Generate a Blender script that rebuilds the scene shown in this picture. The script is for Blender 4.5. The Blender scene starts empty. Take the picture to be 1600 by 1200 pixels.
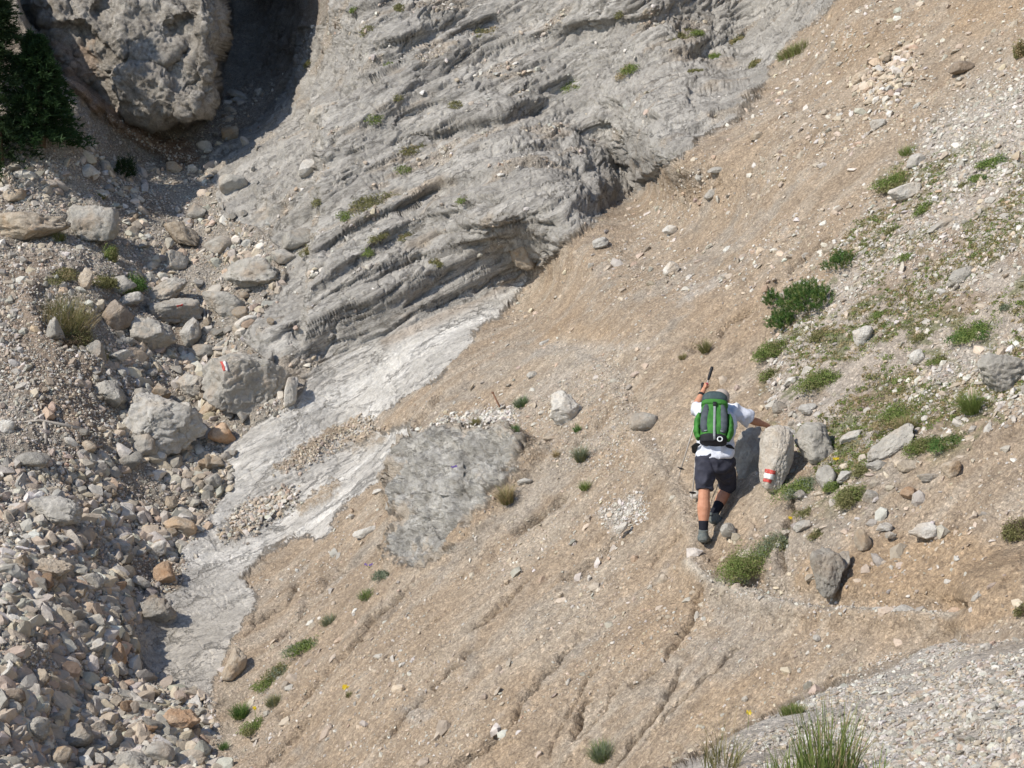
import bpy, bmesh, math
import numpy as np
from mathutils import Vector, Matrix

# ------------------------------------------------------------------ camera, sky, sun, exposure
SC = bpy.context.scene
C = SC.collection
F = 2239.0                      # focal length in photo pixels (1600 wide)
PITCH = math.radians(12)
cam = bpy.data.cameras.new('camera'); cam.sensor_width = 36; cam.lens = 36 * F / 1600
cam.clip_start = 0.05; cam.clip_end = 500
camo = bpy.data.objects.new('camera', cam); C.objects.link(camo)
camo.rotation_euler = (math.radians(90) - PITCH, 0, 0)
SC.camera = camo

SUN_DIR = Vector((0.62, 0.36, -0.69)).normalized()      # direction the light travels
world = bpy.data.worlds.new('World'); SC.world = world; world.use_nodes = True
wn = world.node_tree
bg = wn.nodes['Background']
sky = wn.nodes.new('ShaderNodeTexSky'); sky.sky_type = 'NISHITA'; sky.sun_disc = False
sky.sun_elevation = math.asin(-SUN_DIR.z)
sky.sun_rotation = math.atan2(-SUN_DIR.x, -SUN_DIR.y)
sky.altitude = 1500; sky.dust_density = 1.0
wn.links.new(sky.outputs[0], bg.inputs[0]); bg.inputs[1].default_value = 0.13
sun = bpy.data.lights.new('sun', 'SUN'); sun.energy = 3.6; sun.angle = math.radians(0.5)
sun.color = (1.0, 0.94, 0.845)
suno = bpy.data.objects.new('sun', sun); C.objects.link(suno)
suno.rotation_euler = SUN_DIR.to_track_quat('-Z', 'Y').to_euler()
SC.view_settings.view_transform = 'Standard'; SC.view_settings.look = 'None'
SC.view_settings.gamma = 1; SC.view_settings.use_curve_mapping = False
SC.view_settings.exposure = 0.50

rng = np.random.default_rng(7)
cp, sp = math.cos(PITCH), math.sin(PITCH)

def ray(px, py):
    x = (np.asarray(px, float) - 800) / F
    u = -(np.asarray(py, float) - 600) / F
    return np.stack([x + 0 * u, cp + u * sp + 0 * x, -sp + u * cp + 0 * x], -1)

def at(px, py, d):
    return ray(px, py) * d

# ------------------------------------------------------------------ noise
PERM = rng.permutation(256); PERM = np.concatenate([PERM, PERM, PERM]).astype(np.int32)
GR = rng.normal(size=(256, 3)); GR /= np.linalg.norm(GR, axis=1)[:, None]; GR = GR.astype(np.float32)

def pn(P, fr=1.0, off=0.0):
    """gradient noise about -1..1; fr may be a 3-vector"""
    Q = (P * np.asarray(fr, dtype=np.float32) + off).astype(np.float32)
    I = np.floor(Q); f = Q - I; I = I.astype(np.int32) & 255
    w = f * f * f * (f * (f * 6 - 15) + 10)
    out = 0
    for dx in (0, 1):
        wx = w[..., 0] if dx else 1 - w[..., 0]
        for dy in (0, 1):
            wy = w[..., 1] if dy else 1 - w[..., 1]
            h2 = PERM[PERM[(I[..., 0] + dx) & 255] + ((I[..., 1] + dy) & 255)]
            for dz in (0, 1):
                wz = w[..., 2] if dz else 1 - w[..., 2]
                g = GR[PERM[h2 + ((I[..., 2] + dz) & 255)]]
                v = g[..., 0] * (f[..., 0] - dx) + g[..., 1] * (f[..., 1] - dy) + g[..., 2] * (f[..., 2] - dz)
                out = out + v * (wx * wy * wz)
    return out * 1.6

def fbm(P, fr, n=4, gain=0.5, off=0.0):
    s = 0; a = 1.0
    fr = np.asarray(fr, float)
    for k in range(n):
        s = s + a * pn(P, fr * 2 ** k, off + 17.3 * k)
        a *= gain
    return s

def sstep(x, a, b):
    t = np.clip((x - a) / (b - a), 0, 1)
    return t * t * (3 - 2 * t)

def seg_dist(X, Y, pts):
    """distance to a polyline, and the fraction along it"""
    best = np.full(X.shape, 1e9); frac = np.zeros(X.shape)
    n = len(pts) - 1
    for i in range(n):
        ax, ay = pts[i]; bx, by = pts[i + 1]
        dx, dy = bx - ax, by - ay
        t = np.clip(((X - ax) * dx + (Y - ay) * dy) / (dx * dx + dy * dy + 1e-9), 0, 1)
        d = np.hypot(X - ax - t * dx, Y - ay - t * dy)
        m = d < best
        best = np.where(m, d, best); frac = np.where(m, (i + t) / n, frac)
    return best, frac

def sdf(X, Y, poly):
    """signed distance, positive inside"""
    d, _ = seg_dist(X, Y, list(poly) + [poly[0]])
    ins = np.zeros(X.shape, bool)
    n = len(poly)
    for i in range(n):
        x0, y0 = poly[i]; x1, y1 = poly[(i + 1) % n]
        if y0 == y1: continue
        c = ((y0 > Y) != (y1 > Y)) & (X < (x1 - x0) * (Y - y0) / (y1 - y0) + x0)
        ins ^= c
    return np.where(ins, d, -d)

# ------------------------------------------------------------------ the land: one relief, fine where it is near the view
STEP = 1.5
def axis(lo, hi, olo, ohi):
    core = np.arange(lo, hi + .1, STEP)
    a = [lo]; s = STEP
    while a[-1] > olo: s *= 1.18; a.append(a[-1] - s)
    b = [core[-1]]; s = STEP
    while b[-1] < ohi: s *= 1.18; b.append(b[-1] + s)
    return np.concatenate([np.array(a[1:])[::-1], core, np.array(b[1:])])
ax_x = axis(-60, 1662, -900, 2500); ax_y = axis(-60, 1260, -620, 1750)
X, Y = np.meshgrid(ax_x, ax_y)
NX, NY = len(ax_x), len(ax_y)

def plane_w():
    t = math.radians(-20); d = math.radians(38)
    P0 = at(1100, 855, 14.5)
    c = np.array([math.sin(t), math.cos(t), 0]); l = np.array([-math.cos(t), math.sin(t), 0])
    fall = l * math.cos(d) + np.array([0, 0, -math.sin(d)])
    n = np.cross(fall, c)
    return n, n @ P0, fall, c
NA, KA, FALL, CONT = plane_w()
def wA(px, py): return (ray(px, py) @ NA) / KA
CT = []
for q in [(1600, 0), (1450, 100), (1300, 20), (1400, 300), (1200, 150), (1100, 300), (1250, 400), (1030, 260), (900, 400), (1000, 500),
          (1600, 300), (1500, 500), (1300, 600), (1600, 600), (1150, 650), (850, 600), (700, 610), (900, 800), (650, 720), (700, 900), (500, 880),
          (420, 1000), (360, 1150), (550, 1100), (800, 1050), (800, 1200), (1000, 1000), (1000, 1200), (400, 1200), (1150, 950), (1400, 650), (1200, 450),
          (560, 1300), (900, 1400), (1800, 0), (1900, 400), (1500, -200), (1100, 1100), (600, 800)]:
    CT.append((q[0], q[1], 1 / wA(*q)))
CT += [(1098, 857, 14.5), (1300, 850, 13.1), (1300, 950, 12.5), (1450, 900, 12.0), (1560, 900, 11.4), (1600, 750, 12.2), (1300, 1050, 11.9), (1500, 1050, 11.0), (1450, 1150, 10.7),
       (1750, 1000, 10.2), (2300, 400, 11), (2300, 1100, 8.2), (1500, 1400, 9.4), (1200, 1400, 10.4),
       # slab under the debris
       (820, 428, 24.8), (700, 500, 24.4), (600, 560, 24.1), (500, 600, 24.0), (450, 650, 23.5), (560, 700, 22.9), (400, 720, 22.9), (440, 800, 22.2), (350, 830, 21.9), (300, 900, 20.9), (300, 1000, 19.6), (240, 1020, 19.3), (300, 1070, 18.7),
       # upper bedrock
       (520, 0, 31.5), (520, 150, 29.5), (450, 250, 28.5), (350, 310, 28.8), (450, 400, 26.4), (400, 530, 24.8), (600, 500, 24.6), (800, 395, 24.9), (1000, 280, 25.3), (950, 330, 25.0), (1180, 110, 26.0), (1270, 0, 26.6),
       (700, 300, 26.6), (700, 150, 28.4), (700, 0, 30.2), (1000, 0, 28.4), (1000, 150, 26.9), (900, 300, 25.65), (1000, -150, 30.5), (600, -200, 34), (1200, -200, 27.5),
       # gully and left bank
       (430, 120, 35), (440, 0, 38), (400, 185, 33.0), (320, 245, 31.2), (300, 350, 28.6), (320, 450, 26.8), (350, 570, 25.0), (300, 680, 23.6), (260, 780, 22.2), (210, 900, 20.4), (180, 1000, 18.9), (150, 1100, 17.6), (250, 1150, 17.4), (100, 1200, 16.3), (300, 1200, 17.0),
       (0, 1200, 15.6), (0, 1050, 16.8), (0, 900, 18.4), (0, 760, 20.3), (100, 850, 19.9), (0, 640, 21.9), (120, 640, 22.4), (0, 520, 23.2), (100, 500, 24.0), (0, 400, 25.3), (150, 400, 26.1), (0, 300, 27.2), (130, 300, 28.0), (220, 300, 29.4),
       (0, 150, 29.0), (100, 200, 28.6), (200, 230, 30.6), (250, 100, 34), (100, 0, 30), (350, -150, 40), (0, -150, 31), (-200, 0, 30), (-200, 400, 25.2), (-200, 800, 19.8), (-200, 1200, 15.6),
       (-900, 700, 24), (-900, -600, 36), (-800, 1700, 13.5), (300, 1750, 11), (900, 1750, 9), (1500, 1750, 6.5), (2400, 1750, 3.5), (2400, -600, 12), (1400, -600, 24), (700, -600, 42), (200, -600, 42)]
CT = np.array(CT, float)
def rbf_fit(pts, val, c):
    n = len(pts); D = np.hypot(pts[:, None, 0] - pts[None, :, 0], pts[:, None, 1] - pts[None, :, 1])
    K = -np.sqrt(D * D + c * c); K -= np.eye(n) * 4.0
    A = np.zeros((n + 3, n + 3)); A[:n, :n] = K; A[:n, n] = 1; A[:n, n + 1:] = pts; A[n, :n] = 1; A[n + 1:, :n] = pts.T
    return np.linalg.solve(A, np.concatenate([val, np.zeros(3)]))
sol = rbf_fit(CT[:, :2], 1000 / CT[:, 2], 45.0)
def rbf_eval(px, py):
    s = sol[-3] + sol[-2] * px + sol[-1] * py
    for (x, y, _), a in zip(CT, sol[:-3]):
        s = s - a * np.sqrt((px - x) ** 2 + (py - y) ** 2 + 45.0 ** 2)
    return s / 1000
W = rbf_eval(X, Y)
W = np.clip(W, 1 / 60, 1 / 2.2)

def w3(pts):
    """inverse depth of the plane through three (px,py,depth)"""
    A = np.array([[1, p[0], p[1]] for p in pts]); b = np.array([1 / p[2] for p in pts])
    a = np.linalg.solve(A, b)
    return a[0] + a[1] * X + a[2] * Y

RC = ray(X, Y).astype(np.float32)
P0 = RC / W[..., None].astype(np.float32)
wn1 = pn(P0, 1.3, 3.1); wn2 = pn(P0, 5.0, 9.7); wn3 = pn(P0, 16.0, 5.7)

wn4 = pn(P0, 45.0, 2.2)
# near shoulder of the path (bottom right)
POLY_M = [(1040, 1215), (1120, 1180), (1180, 1140), (1250, 1100), (1300, 1075), (1380, 1040), (1440, 1010), (1490, 1000), (1560, 992), (1700, 985), (2600, 960), (2600, 1850), (900, 1850), (980, 1300)]
sM = sdf(X, Y, POLY_M) + 9 * wn1 + 3 * wn2 + 1 * wn3
wM = w3([(1600, 1200, 4.9), (1500, 1000, 10.2), (1150, 1200, 7.0)])
kM = sstep(sM, -4, 3)
W = W * (1 - kM) + np.clip(np.maximum(wM, W), 1 / 60, 1 / 1.9) * kM
# outcrop, upper left
POLY_K = [(-40, -420), (10, -60), (45, 40), (100, 120), (150, 150), (185, 178), (235, 196), (290, 200), (325, 182), (338, 150), (345, 100), (360, 50), (352, 0), (360, -80), (350, -420)]
POLY_K1 = [(180, 100), (205, 100), (330, 140), (322, 182), (290, 200), (235, 196), (190, 180), (160, 140)]
sK = sdf(X, Y, POLY_K) + 6 * wn1 + .6 * wn2
wK = w3([(200, 190, 29.6), (330, 120, 29.9), (250, -400, 33.5)])
bul = np.sqrt(np.clip(1 - (1 - np.clip(sK / 60, 0, 1)) ** 2, 0, 1))
kK = sstep(sK, -7, 4)
W = W * (1 - kK) + (wK / (1 + (1 - bul) * 0.045)) * kK
sK1 = sdf(X, Y, POLY_K1) + 4 * wn1 + .8 * wn2
kK1 = sstep(sK1, -4, 14)
W = W * (1 + 0.016 * kK1)
# leaning pillar on the right of the outcrop
POLY_K2 = [(300, -300), (305, 60), (290, 110), (318, 135), (340, 110), (352, 60), (350, -300)]
W = W * (1 + 0.012 * sstep(sdf(X, Y, POLY_K2) + 3 * wn1, -3, 12))
# upper blocks of the outcrop
for poly, amt in [([(120, 30), (180, 0), (270, -5), (300, 20), (268, 40), (290, 75), (262, 105), (190, 95), (150, 60)], .010),
                  ([(30, 0), (70, -40), (165, -40), (160, 10), (120, 45), (60, 40)], .012)]:
    W = W * (1 + amt * sstep(sdf(X, Y, poly) + 5 * wn1 + 1 * wn2, -3, 12))
# earthy rib below it
POLY_R = [(110, 105), (145, 140), (190, 175), (235, 205), (300, 222), (315, 245), (300, 262), (262, 258), (225, 235), (180, 205), (140, 170), (100, 130)]
W = W * (1 + 0.018 * sstep(sdf(X, Y, POLY_R) + 5 * wn2, -3, 16))

# corner of the cut bank by the path at the right
POLY_Q = [(1474, 1100), (1478, 930), (1500, 880), (1560, 850), (1640, 840), (2000, 860), (2000, 1200), (1600, 1200)]
W = W * (1 + 0.045 * sstep(sdf(X, Y, POLY_Q) + 4 * wn1 + 3 * wn2, -5, 26))
P = RC / W[..., None].astype(np.float32)
def smooth_grid(A, n):
    for _ in range(n):
        B = A.copy()
        B[1:-1] = (A[:-2] + 2 * A[1:-1] + A[2:]) / 4
        A = B.copy()
        A[:, 1:-1] = (B[:, :-2] + 2 * B[:, 1:-1] + B[:, 2:]) / 4
    return A
def normals(Pg):
    gx = np.gradient(Pg, axis=1); gy = np.gradient(Pg, axis=0)
    n = np.cross(gy, gx); n /= np.linalg.norm(n, axis=-1)[..., None] + 1e-12
    s = np.sign(-(n * RC).sum(-1)); s[s == 0] = 1
    return (n * s[..., None]).astype(np.float32)
Nn = normals(P)
Nn = smooth_grid(Nn, 8); Nn /= np.linalg.norm(Nn, axis=-1)[..., None] + 1e-9

# ------------------------------------------------------------------ zones of the land
EDGE_A = [(1312, -10), (1285, 20), (1250, 50), (1218, 90), (1190, 130), (1150, 180), (1100, 213), (1062, 240), (1030, 268), (1000, 298), (950, 326), (920, 352), (890, 380), (850, 405), (828, 430), (803, 462), (778, 492),
          (742, 520), (716, 560), (692, 592), (655, 615), (600, 642), (566, 664), (600, 672), (648, 664), (640, 684), (618, 708), (598, 735), (585, 758), (560, 775), (530, 800), (500, 836), (462, 838), (430, 856), (400, 872), (372, 900),
          (392, 920), (396, 950), (372, 985), (350, 1020), (338, 1060), (334, 1100), (330, 1150), (322, 1215), (300, 1800)]
POLY_A = [(1400, -700)] + EDGE_A + [(2600, 1850), (2600, -700)]
POLY_C = [(848, 402), (800, 432), (742, 460), (690, 480), (640, 502), (600, 525), (540, 548), (480, 588), (470, 610), (440, 636), (400, 664), (348, 700), (362, 755), (330, 800), (283, 858), (282, 915), (250, 935), (215, 950), (210, 1000), (222, 1060),
          (262, 1078), (320, 1092), (345, 1150), (420, 1100), (450, 900), (640, 780), (760, 640), (900, 430)]
POLY_B = [(520, -10), (508, 40), (475, 50), (455, 120), (420, 165), (400, 190), (350, 225), (325, 262), (345, 300), (350, 340), (400, 350), (440, 390), (455, 430), (430, 470), (395, 505), (378, 525), (400, 545), (440, 575), (478, 590),
          (540, 549), (600, 526), (640, 503), (690, 481), (742, 461), (800, 433), (850, 403), (1000, 350), (1400, -20), (1500, -700), (560, -700)]
POLY_O = [(636, 712), (662, 692), (705, 684), (770, 682), (812, 690), (835, 712), (812, 745), (780, 790), (748, 822), (716, 850), (690, 876), (655, 888), (628, 894), (608, 868), (618, 832), (626, 800), (614, 790), (632, 752)]
sA = sdf(X, Y, POLY_A) + 8 * wn1 + 6 * wn2 + 4 * wn3 + 4 * wn4
sC = sdf(X, Y, POLY_C) + 4 * wn1 + 3 * wn2
sB = sdf(X, Y, POLY_B) + 4 * wn1 + 4
sO = sdf(X, Y, POLY_O) + 12 * wn1 + 10 * wn2 + 6 * wn3 + 3 * wn4
SAND = [([(430, 730), (470, 700), (520, 668), (562, 652), (568, 664), (520, 690), (480, 722), (450, 735)], 1), ([(538, 690), (560, 680), (590, 672), (592, 682), (560, 692)], 1),
        ([(345, 832), (370, 800), (420, 772), (452, 768), (462, 785), (420, 815), (380, 840), (350, 846)], 1), ([(462, 792), (500, 765), (530, 750), (532, 762), (505, 785), (470, 800)], 1),
        ([(530, 705), (570, 690), (600, 680), (600, 688), (560, 702)], .8)]
kS = 0
for pl, a in SAND: kS = np.maximum(kS, a * sstep(sdf(X, Y, pl) + 9 * wn2 + 6 * wn3 + 6 * wn4, -4, 6))
kA = np.maximum(sstep(sA, -4, 4), kM); kB = sstep(sB, -1.5, 1.5) * (1 - kA); kC = sstep(sC, -2, 2) * (1 - kA) * (1 - kB)
kG = np.clip(1 - kA - kB - kC, 0, 1)
kO = sstep(sO, -3, 4)
kKz = kK
kCs = kC * (1 - kS)

# ------------------------------------------------------------------ relief
A3 = at(830, 405, 24.8); B3 = at(480, 590, 24.0); C3 = at(300, 980, 20.0)
NB = np.cross(A3 - B3, C3 - B3); NB /= np.linalg.norm(NB)
if NB @ ray(600, 600) > 0: NB = -NB
NB = NB.astype(np.float32)
BD1 = (A3 - B3) / np.linalg.norm(A3 - B3); BD1 = BD1.astype(np.float32); BD2 = np.cross(NB, BD1)
# coordinates stretched along the bedding
PL = np.stack([P @ BD1, P @ BD2, P @ NB], -1)
def stair(t, s, sharp):
    q = t / s; i = np.floor(q); f = q - i
    return (i + sstep(f, 0.5 - sharp, 0.5 + sharp)) * s
rockmask = np.maximum(kB, 0)
edge_fade = np.where(X > 850, sstep(-sA, 10, 210 + 0 * X), 1.0); edge_fade = edge_fade * sstep(X, 850, 1100) + (1 - sstep(X, 850, 1100)); edge_fade = edge_fade * (1 - .65 * sstep(X, 830, 980))
tb = PL[..., 2] + 0.35 * pn(PL, (.25, .5, .5), 3) + 0.10 * pn(PL, (.7, 1.7, 1.7), 8)
T = stair(tb, 0.62, .16) * .5 + stair(tb + .21, 0.25, .16) * .38 + tb * .12
off_b = (T - tb) * edge_fade
riseB = 0.46 * (1 - sstep(X, 860, 1180)) * sstep(sdf(X, Y, [(470, 560), (600, 524), (742, 459), (850, 401), (960, 320), (1200, 80), (1200, -300), (500, 200)]) + 4 * wn1, -4, 30)
kBs = sstep(sdf(X, Y, POLY_B) + 4 * wn1, -4, 28) * (1 - kA)
D = NB * ((off_b * .42 + riseB) * kBs)[..., None]
FR = np.stack([P @ FALL, P @ CONT, P @ NA], -1).astype(np.float32)
rill = fbm(FR, (.28, 1.5, 1.5), 4, .55, 22)
rid = np.clip(1 - np.abs(fbm(FR + .25 * wn1[..., None], (.20, 1.1, 1.1), 3, .5, 28)) / .10, 0, 1)
debA = kA * (1 - kO) * (1 - .75 * kM)
hA = debA * (.045 * rill - .05 * rid * sstep(wn1, -.3, .6) + .12 * pn(P, .35, 2))
hG = kG * (1 - kKz) * (.12 * fbm(P, .9, 3, .5, 41))
hM = kM * (.05 * pn(P, .9, 52))
hK = kKz * (.26 * fbm(P, .8, 3, .5, 61))
hC = kCs * .05 * pn(PL, (.3, 1.2, 1.2), 66)
hO = sstep(sO, -22, 10) * (.42 * np.clip(1.15 - (Y + .35 * (X - 700) - 680) / 190, 0, 1) * sstep(Y + .4 * (X - 700), 655, 705) + .07 * pn(P, 1.2, 72))
RILLS = [([(1100, 915), (1078, 960), (1050, 1000), (1020, 1040), (985, 1065)], 5, .10), ([(960, 1065), (940, 1100), (900, 1150)], 4, .05), ([(915, 1085), (900, 1115), (890, 1150)], 5, .13),
         ([(930, 1040), (895, 1090), (860, 1150), (845, 1190)], 3, .05), ([(810, 1105), (790, 1135), (760, 1160), (700, 1215)], 6, .14), ([(905, 985), (870, 1030), (830, 1075), (800, 1110)], 4, .07),
         ([(460, 910), (440, 945), (408, 968), (400, 972)], 5, .12), ([(650, 905), (625, 940), (590, 972), (560, 1010), (520, 1045), (480, 1085), (440, 1120)], 4, .07), ([(1060, 1040), (1040, 1090), (1000, 1140), (960, 1190)], 4, .07),
         ([(1150, 1010), (1110, 1050), (1060, 1095), (1010, 1150)], 3, .05), ([(560, 870), (510, 905), (470, 950), (440, 1000)], 5, .07), ([(700, 955), (650, 1000), (600, 1040)], 3, .05), ([(760, 1000), (700, 1060), (640, 1120), (600, 1170)], 3, .05),
         ([(1180, 480), (1140, 500), (1110, 530), (1075, 545)], 5, .09), ([(1300, 370), (1240, 420), (1190, 465)], 4, .05), ([(960, 830), (920, 870), (880, 900)], 4, .06), ([(880, 770), (840, 800), (800, 830)], 5, .07),
         ([(1000, 620), (960, 640), (900, 690)], 3, .04), ([(700, 620), (670, 650), (640, 690)], 4, .05), ([(1060, 830), (1030, 850), (1005, 885)], 3, .05), ([(780, 1165), (720, 1190)], 4, .06),
         ([(480, 1120), (440, 1160), (400, 1200)], 4, .06), ([(830, 900), (790, 940), (740, 990)], 4, .05), ([(1240, 760), (1225, 830), (1215, 900)], 6, .06)]
groove = 0
for pl, wd, dp in RILLS:
    d, fr_ = seg_dist(X + 7 * wn2 + 4 * wn3, Y + 5 * wn1, pl)
    groove = groove + dp * 3.0 * np.exp(-(d / (.75 * wd)) ** 2) * np.clip(4 * fr_ * (1 - fr_) + .35, 0, 1) * np.clip(.75 + .9 * wn2, .1, 1.3)
hA = hA - groove * kA * (1 - kM)
# path benches: filled outer edge, cut inner corner
for pl, wd, up in [([(1465, 968), (1380, 964), (1290, 962), (1200, 948), (1110, 918), (1075, 885)], 19, .10), ([(1480, 942), (1380, 938), (1290, 936), (1200, 915), (1140, 890)], 15, -.11),
                   ([(1085, 880), (1072, 820), (1045, 760), (1000, 700), (975, 650), (950, 590), (895, 558), (830, 562), (760, 602)], 17, .05), ([(1110, 860), (1092, 800), (1068, 750), (1025, 690), (1000, 640), (975, 575), (900, 542), (830, 545)], 13, -.04)]:
    d, _ = seg_dist(X, Y, pl)
    hA = hA + up * np.exp(-(d / wd) ** 2) * kA * (1 - kM)
# the ledges and joints one can trace on the bedrock: proud above the line, cut back below it
LEDGE = [([(400, 548), (450, 520), (520, 482), (570, 450), (620, 417), (700, 374), (790, 342), (850, 330)], .13), ([(470, 522), (560, 474), (640, 444), (700, 426), (760, 406), (806, 400)], .16), ([(440, 562), (520, 522), (590, 492), (660, 462)], .08),
         ([(500, 432), (560, 396), (640, 360), (720, 322), (830, 300), (900, 286)], .13), ([(540, 402), (600, 374), (700, 338), (800, 314)], .08), ([(640, 256), (720, 238), (800, 226), (842, 205), (905, 168)], .16), ([(800, 192), (850, 170), (905, 148)], .08),
         ([(908, 238), (945, 228), (962, 205)], .12), ([(500, 152), (560, 130), (602, 122)], .08), ([(560, 74), (640, 62), (740, 22), (800, 10)], .10), ([(660, 98), (720, 78), (800, 48), (860, 20)], .10), ([(450, 205), (500, 182), (575, 168)], .10),
         ([(420, 352), (480, 330), (560, 300), (640, 290)], .07), ([(868, 352), (930, 330), (990, 292), (1050, 246)], .12), ([(945, 188), (975, 185), (982, 160)], .07), ([(1000, 205), (1070, 196), (1130, 180)], .10), ([(1078, 192), (1080, 150), (1085, 130)], .05),
         ([(880, 310), (950, 285), (1020, 250)], .08), ([(700, 300), (800, 272), (900, 250)], .08), ([(600, 215), (680, 195), (760, 180)], .06), ([(860, 90), (940, 70), (1040, 30)], .10), ([(1000, 112), (1100, 80), (1180, 40)], .08), ([(500, 260), (560, 240), (600, 228)], .06), ([(470, 300), (540, 275), (620, 262)], .06)]
LEDGE_O = [([(625, 762), (680, 735), (725, 722), (775, 728)], .09), ([(620, 800), (680, 792), (730, 786), (768, 772)], .07), ([(612, 862), (640, 836), (690, 815), (735, 812)], .07), ([(650, 712), (720, 702), (800, 706)], .05), ([(742, 700), (750, 750), (738, 790)], .05), ([(690, 740), (680, 800), (690, 860)], .05)]
def ledge_h(lines, reach):
    out_ = 0
    xw, yw = X + 9 * wn1, Y + 9 * pn(P0, 1.1, 33) + 2.5 * pn(P0, 3.0, 37)
    for pl, am in lines:
        d, fr_ = seg_dist(xw, yw, pl)
        a_ = np.array(pl, float); yl = np.interp(xw, a_[:, 0], a_[:, 1]) if np.all(np.diff(a_[:, 0]) > 0) else None
        below = sstep(yw - yl, -6, 8) if yl is not None else sstep(xw - np.interp(yw, np.sort(a_[:, 1]), a_[:, 0][np.argsort(a_[:, 1])]), -4, 4)
        taper = np.clip(5 * fr_ * (1 - fr_) + .05, 0, 1) * np.clip(1 + .8 * wn1, .3, 1.5)
        out_ = out_ + am * taper * (.55 * np.exp(-(d / (reach * 1.2)) ** 2) * (1 - below) - .9 * np.exp(-(d / (reach * .5)) ** 2) * below)
    return out_
hL = ledge_h(LEDGE, 27) * kBs * 1.05 + ledge_h(LEDGE_O, 14) * kO
D = D + Nn * hL[..., None]
hS = kS * .05
D = D + Nn * (hC + hK + hO + hA + hG + hM + hS)[..., None]
brink, _ = seg_dist(X, Y, [(0, 385), (60, 398), (120, 412), (60, 440), (40, 470), (60, 520), (90, 560), (150, 575), (200, 600)])
D += Nn * (.10 * np.exp(-(brink / 14) ** 2) * kG)[..., None]
P = (P + D).astype(np.float32)
# second pass: fine relief laid on the shape reached so far
N2 = normals(P); N2 = smooth_grid(N2, 4); N2 /= np.linalg.norm(N2, axis=-1)[..., None] + 1e-9
PL = np.stack([P @ BD1, P @ BD2, P @ NB], -1); FR = np.stack([P @ FALL, P @ CONT, P @ NA], -1).astype(np.float32)
wq1 = pn(P, .9, 201); wq2 = pn(P, .9, 207)
WQ = PL + (.11 * np.stack([wq1, wq2, .5 * wq1], -1)).astype(np.float32)
gx_ = np.linalg.norm(np.gradient(P, axis=1), axis=-1) / np.gradient(ax_x)[None, :]; gy_ = np.linalg.norm(np.gradient(P, axis=0), axis=-1) / np.gradient(ax_y)[:, None]
att = np.clip(3.5 / (np.maximum(gx_, gy_) / (np.linalg.norm(P, axis=-1) / F)), .04, 1); att = smooth_grid(att, 2)
def ridged(Pc, fr, n, w, off):
    return np.exp(-(np.abs(fbm(Pc, fr, n, .5, off)) / w) ** 2)
brk = fbm(WQ, (.9, 5.0, 8.0), 5, .6, 2)
def plates(Pc, fr, n, st, sh, off, gain=.55):
    return stair(fbm(Pc, fr, n, gain, off), st, sh)
hB = kB * (.10 * plates(WQ, (.35, 1.1, 3.6), 4, .34, .08, 2) + .050 * plates(WQ, (.8, 2.4, 7.5), 4, .30, .10, 6) * .65 + .010 * fbm(WQ, (3, 7, 14), 2, .6, 9) + .05 * fbm(WQ, (.3, .9, 2), 2, .5, 12)
           - .080 * ridged(WQ, (.20, 1.0, 2.8), 3, .035, 31) - .05 * ridged(WQ, (.5, 2.0, 5.0), 3, .04, 47) - .035 * ridged(WQ, (1.2, .8, 1.6), 3, .022, 57))
hC = kCs * (.028 * plates(WQ, (.30, 2.0, 2.0), 4, .35, .08, 5) + .016 * plates(WQ, (.9, 6, 6), 4, .35, .10, 15) + .008 * fbm(WQ, (3, 16, 16), 3, .6, 18) - .030 * ridged(WQ, (.30, 2.0, 2.0), 3, .035, 77) - .02 * ridged(WQ, (1.4, .6, 1), 3, .018, 97))
hK = kKz * (.13 * plates(P, 1.3, 4, .36, .14, 62) + .05 * plates(P, 3.6, 4, .34, .14, 65) + .02 * fbm(P, 10, 4, .65, 66) - .10 * ridged(P, (.6, .6, .45), 3, .03, 63))
hO = 1.15 * kO * (.11 * plates(P, (1.6, 1.6, 3.0), 4, .34, .08, 71) + .022 * plates(P, (5, 5, 8), 3, .34, .12, 75) + .004 * fbm(P, 16, 2, .6, 76) - .07 * ridged(P, (1.1, 1.1, 1.6), 3, .03, 73) - .04 * ridged(P, (2.5, 2.5, 3.6), 3, .03, 74))
hA = debA * (.020 * fbm(FR, (2.0, 4.5, 4.5), 4, .6, 25) + .012 * fbm(FR, (9, 16, 16), 3, .65, 26))
hG = kG * (1 - kKz) * .035 * fbm(P, 5, 4, .6, 42)
hM = kM * .02 * fbm(P, 4, 4, .6, 51)
P = (P + N2 * ((hB + .95 * hC + hK + hO + hA + hG + hM) * att)[..., None]).astype(np.float32)
dep = (P @ np.array([0, cp, -sp], dtype=np.float32))

sel_r = ((kB + kC) > .5)[..., None]; sel_a = ((kA * (1 - kO)) > .5)[..., None]
flow = np.where(sel_r, PL * np.array([.30, .8, 1.35], dtype=np.float32), np.where(sel_a, FR * np.array([.45, 1, 1], dtype=np.float32), np.where((kO > .5)[..., None], P * np.array([.8, .8, 2.2], dtype=np.float32), P)))
flow = flow.astype(np.float32)
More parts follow.
